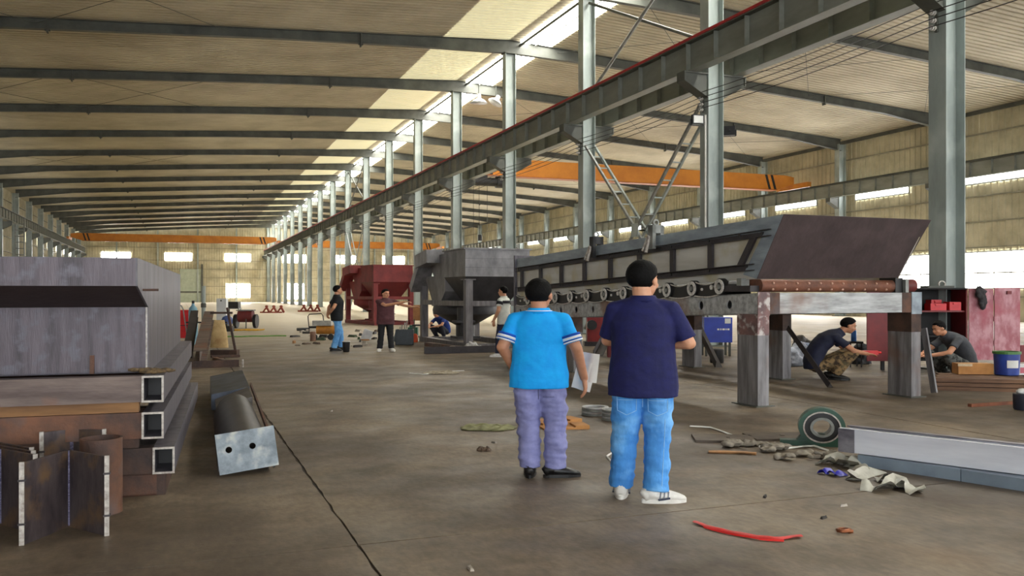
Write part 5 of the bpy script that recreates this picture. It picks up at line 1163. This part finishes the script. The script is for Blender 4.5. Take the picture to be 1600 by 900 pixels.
def ribbon(nm, label, pts, w, mat, cat='strip', group=None, tw=.6, seed=0, th=.003):
    rr = random.Random(seed); pts = [V(p) for p in pts]; N_ = 5; fine = []
    for a, b in zip(pts, pts[1:]):
        for k in range(N_): fine.append(a.lerp(b, k / N_))
    fine.append(pts[-1]); mb = MB(); vs = []; n = len(fine)
    for i, p in enumerate(fine):
        t = (fine[min(i + 1, n - 1)] - fine[max(0, i - 1)]).normalized(); s = t.cross(V((0, 0, 1))).normalized(); a = tw * math.sin(i * .7 + seed); s = (s * math.cos(a) + V((0, 0, 1)) * math.sin(a))
        h = abs(math.sin(a)) * w / 2 + .004
        for q in (-1, 0, 1): vs.append(p + V((0, 0, h)) + s * q * w / 2 + V((0, 0, (q == 0) * .01)))
    fs = [(i * 3 + q, i * 3 + q + 1, (i + 1) * 3 + q + 1, (i + 1) * 3 + q) for i in range(n - 1) for q in (0, 1)]
    o0 = fine[0]; mb.add([v - o0 for v in vs], fs); m = len(vs); mb.add([v - o0 + V((0, 0, th)) for v in vs], fs)
    return tagm(mb.build(nm, mat, None, True, o0), label, cat, group)
plas = M('grey_plastic_strip', (200, 198, 186), (164, 162, 150), 8, .4); cloth_g = M('grey_cloth', (150, 142, 128), (116, 108, 98), 14, .9)
ribbon('plastic_strip', 'curled grey plastic strip nearest the blue scrap on the right floor', [G(1283, 728), G(1305, 722), G(1325, 733), G(1345, 726)], .14, plas, seed=1)
ribbon('plastic_strip', 'twisted grey plastic strip in the middle of the right floor litter', [G(1330, 725), G(1348, 742), G(1330, 752), G(1375, 738)], .12, plas, seed=2)
ribbon('plastic_strip', 'long looped grey plastic strip at the right end of the floor litter', [G(1345, 765), G(1375, 768), G(1400, 757), G(1425, 768), G(1434, 775)], .13, plas, seed=4)
ribbon('plastic_strip', 'pale grey plastic strip lying flat near the looped strip', [G(1368, 752), G(1395, 753), G(1412, 768)], .12, M('pale_plastic', (196, 196, 188), (168, 168, 160), 8, .35), seed=6)
ribbon('blue_film', 'bright blue crumpled film piece among the floor litter', [G(1280, 741), G(1295, 740), G(1305, 745), G(1320, 743)], .07, M('blue_film', (36, 34, 190), (26, 24, 150), 10, .35), 'film', seed=8)
ribbon('white_wire', 'long bent white strip of plastic trim on the floor', [G(1078, 667), G(1110, 669), G(1150, 683), G(1178, 692), G(1192, 702)], .03, white, seed=3, tw=.2)
ribbon('white_wire', 'second bent white trim strip reaching toward the bearing', [G(1218, 703), G(1245, 700), G(1272, 698), G(1296, 706)], .03, white, seed=3, tw=.2)
for i, (px, py, w, l) in enumerate(((1142, 698, .2, .14), (1210, 705, .22, .2), (1245, 716, .5, .2), (1300, 716, .24, .18), (1180, 697, .16, .12))):
    mb = MB(); rr = random.Random(50 + i)
    for k in range(10): mb.ell((rr.uniform(-w / 2, w / 2), rr.uniform(-l / 2, l / 2), rr.uniform(.012, .05)), (rr.uniform(.04, .1), rr.uniform(.03, .07), rr.uniform(.01, .025)), 9)
    o = remesh(mb, .01, 1, 'cloth_scrap', cloth_g, None, .02, 16); o.location = G(px, py); tagm(o, '%s crumpled grey cloth scrap in the right floor litter' % ['leftmost pleated', 'second', 'largest flat', 'rightmost', 'small'][i], 'cloth')
tagm(MB().box((-.3, -.2, 0), (.3, .2, .025)).cyl((.05, 0, .02), (.05, 0, .03), .02, 8).build('steel_pad', M('dull_brown_plate', (104, 92, 80), (80, 70, 62), 5, .7), None, False, G(1130, 687), -A - .1), 'flat brown plate under the white trim strip', 'plate')
tagm(MB().box((-.35, -.2, 0), (.35, .2, .025)).box((-.02, -.02, .02), (.02, .02, .03)).build('steel_pad', MATS['dull_brown_plate'], None, False, G(1222, 684), -A + .1), 'flat brown plate behind the grey cloth scraps', 'plate')
ribbon('wood_sliver', 'thin brown wood sliver on the floor left of the litter', [G(1107, 708), G(1150, 709), G(1182, 711)], .05, scr[3], 'sliver', seed=3, tw=.1, th=.012)
red_s = M('red_strip', (226, 48, 44), (200, 36, 36), 10, .5)
ribbon('red_strip', 'long bright red plastic strap curving across the near floor', [G(1085, 818), G(1120, 829), G(1165, 838), G(1210, 844), G(1252, 840)], .04, red_s, 'strap', seed=1, tw=.25)
ribbon('red_strip', 'thinner red strap thread beside the long red strap', [G(1100, 826), G(1140, 836), G(1190, 845), G(1225, 847)], .015, red_s, 'strap', seed=2, tw=.2)
mb = MB().tube([(.045 * math.cos(k * .8), .03 * math.sin(k * .8), .012 + .001 * k) for k in range(16)], .008, 6).box((.03, -.02, 0), (.06, .0, .02))
tagm(mb.build('copper_ring', M('copper', (170, 104, 66), (110, 62, 40), 10, .4, .6), None, True, G(1318, 833)), 'small coppery wire coil on the near floor', 'coil')
for i, (px, py) in enumerate(((1318, 791), (1287, 810), (1195, 777), (518, 643), (735, 890), (772, 692))):
    tagm(MB().hexa([(-.035, -.01, 0), (.03, -.012, 0), (.035, .01, 0), (-.03, .012, 0), (-.03, -.008, .012), (.02, -.008, .02), (.03, .008, .012), (-.02, .008, .016)]).build('debris_chip', [scr[2], scr[1], scr[1], scr[2], scr[2], scr[2]][i], None, False, G(px, py), .4 * i), ['pale chip of debris behind the copper coil', 'dark sliver left of the copper coil', 'dark chip right of the white trainers', 'white chip on the open floor at left centre', 'pale chip at the bottom edge of the floor', 'white chip in front of the green cloth'][i], 'chip')
# ---- between: steel ring stacks, cardboard, green cloth, litter
for i, (px, py, n) in enumerate(((930, 648, 4), (962, 656, 5))):
    t = thing('ring_stack', ['left', 'right'][i] + ' stack of shiny steel rings on the floor between the two men', 'steel rings', G(px, py), group='steel ring stacks')
    for k in range(n): MB().ring((0, 0, .004 + .026 * k), (0, 0, .024 + .026 * k), .165, .12, 28).build('steel_ring', rawsteel if k % 2 else galv, t, 'auto')
for i, (px, py, rz, z0) in enumerate(((880, 668, .2, 0), (868, 662, .5, .022))):
    tagm(MB().box((-.26, -.16, 0), (.26, .16, .02)).box((.1, -.16, .02), (.26, .1, .04)).build('cardboard_sheet', MATS['cardboard'], None, False, G(px, py) + V((0, 0, z0)), -A + rz), ['lower', 'upper'][i] + ' torn cardboard sheet on the floor behind the man in cyan', 'cardboard')
def cloth(nm, label, px, py, w, l, mat, seed):
    rr = random.Random(seed); mb = MB(); n = 22; vs = []
    for i in range(n + 1):
        for j in range(n + 1):
            u, v = i / n * 2 - 1, j / n * 2 - 1; s = 1 + .25 * noise.noise(V((u * 2, v * 2, seed)))
            x, y = u * w * s * (1 - .3 * v * v), v * l * s
            z = .012 + max(0, .045 * (noise.noise(V((u * 3.5, v * 3.5, seed + 5))) + .35) * (1 - max(abs(u), abs(v)) ** 3)); vs.append((x, y, z))
    fs = [(i * (n + 1) + j, (i + 1) * (n + 1) + j, (i + 1) * (n + 1) + j + 1, i * (n + 1) + j + 1) for i in range(n) for j in range(n)]
    mb.add(vs, fs); mb.add([(x, y, z - .008) for x, y, z in vs], fs); return tagm(mb.build(nm, mat, None, True, G(px, py), -A - .12), label, 'cloth')
cloth('tarpaulin', 'crumpled olive green cloth on the floor left of the man in cyan', 762, 669, .30, .22, M('olive_cloth', (146, 146, 104), (110, 110, 76), 8, .8), 3)
cloth('sacking', 'heap of pale rags and strips on the open floor', 690, 583, .34, .26, M('pale_rag', (176, 164, 142), (130, 118, 100), 12, .9), 8)
cloth('cloth_piece', 'small brown scrap of cloth on the floor before the green cloth', 756, 704, .07, .05, scr[0], 9)
ribbon('white_wire', 'thin white strip lying beside the pale rag heap', [G(640, 584), G(662, 586), G(678, 583), G(725, 580)], .04, white, seed=5, tw=.2)
ribbon('white_wire', 'short bent white wire behind the left foot of the man in jeans', [G(957, 708), G(948, 714), G(955, 722)], .018, white, seed=5, tw=.1)
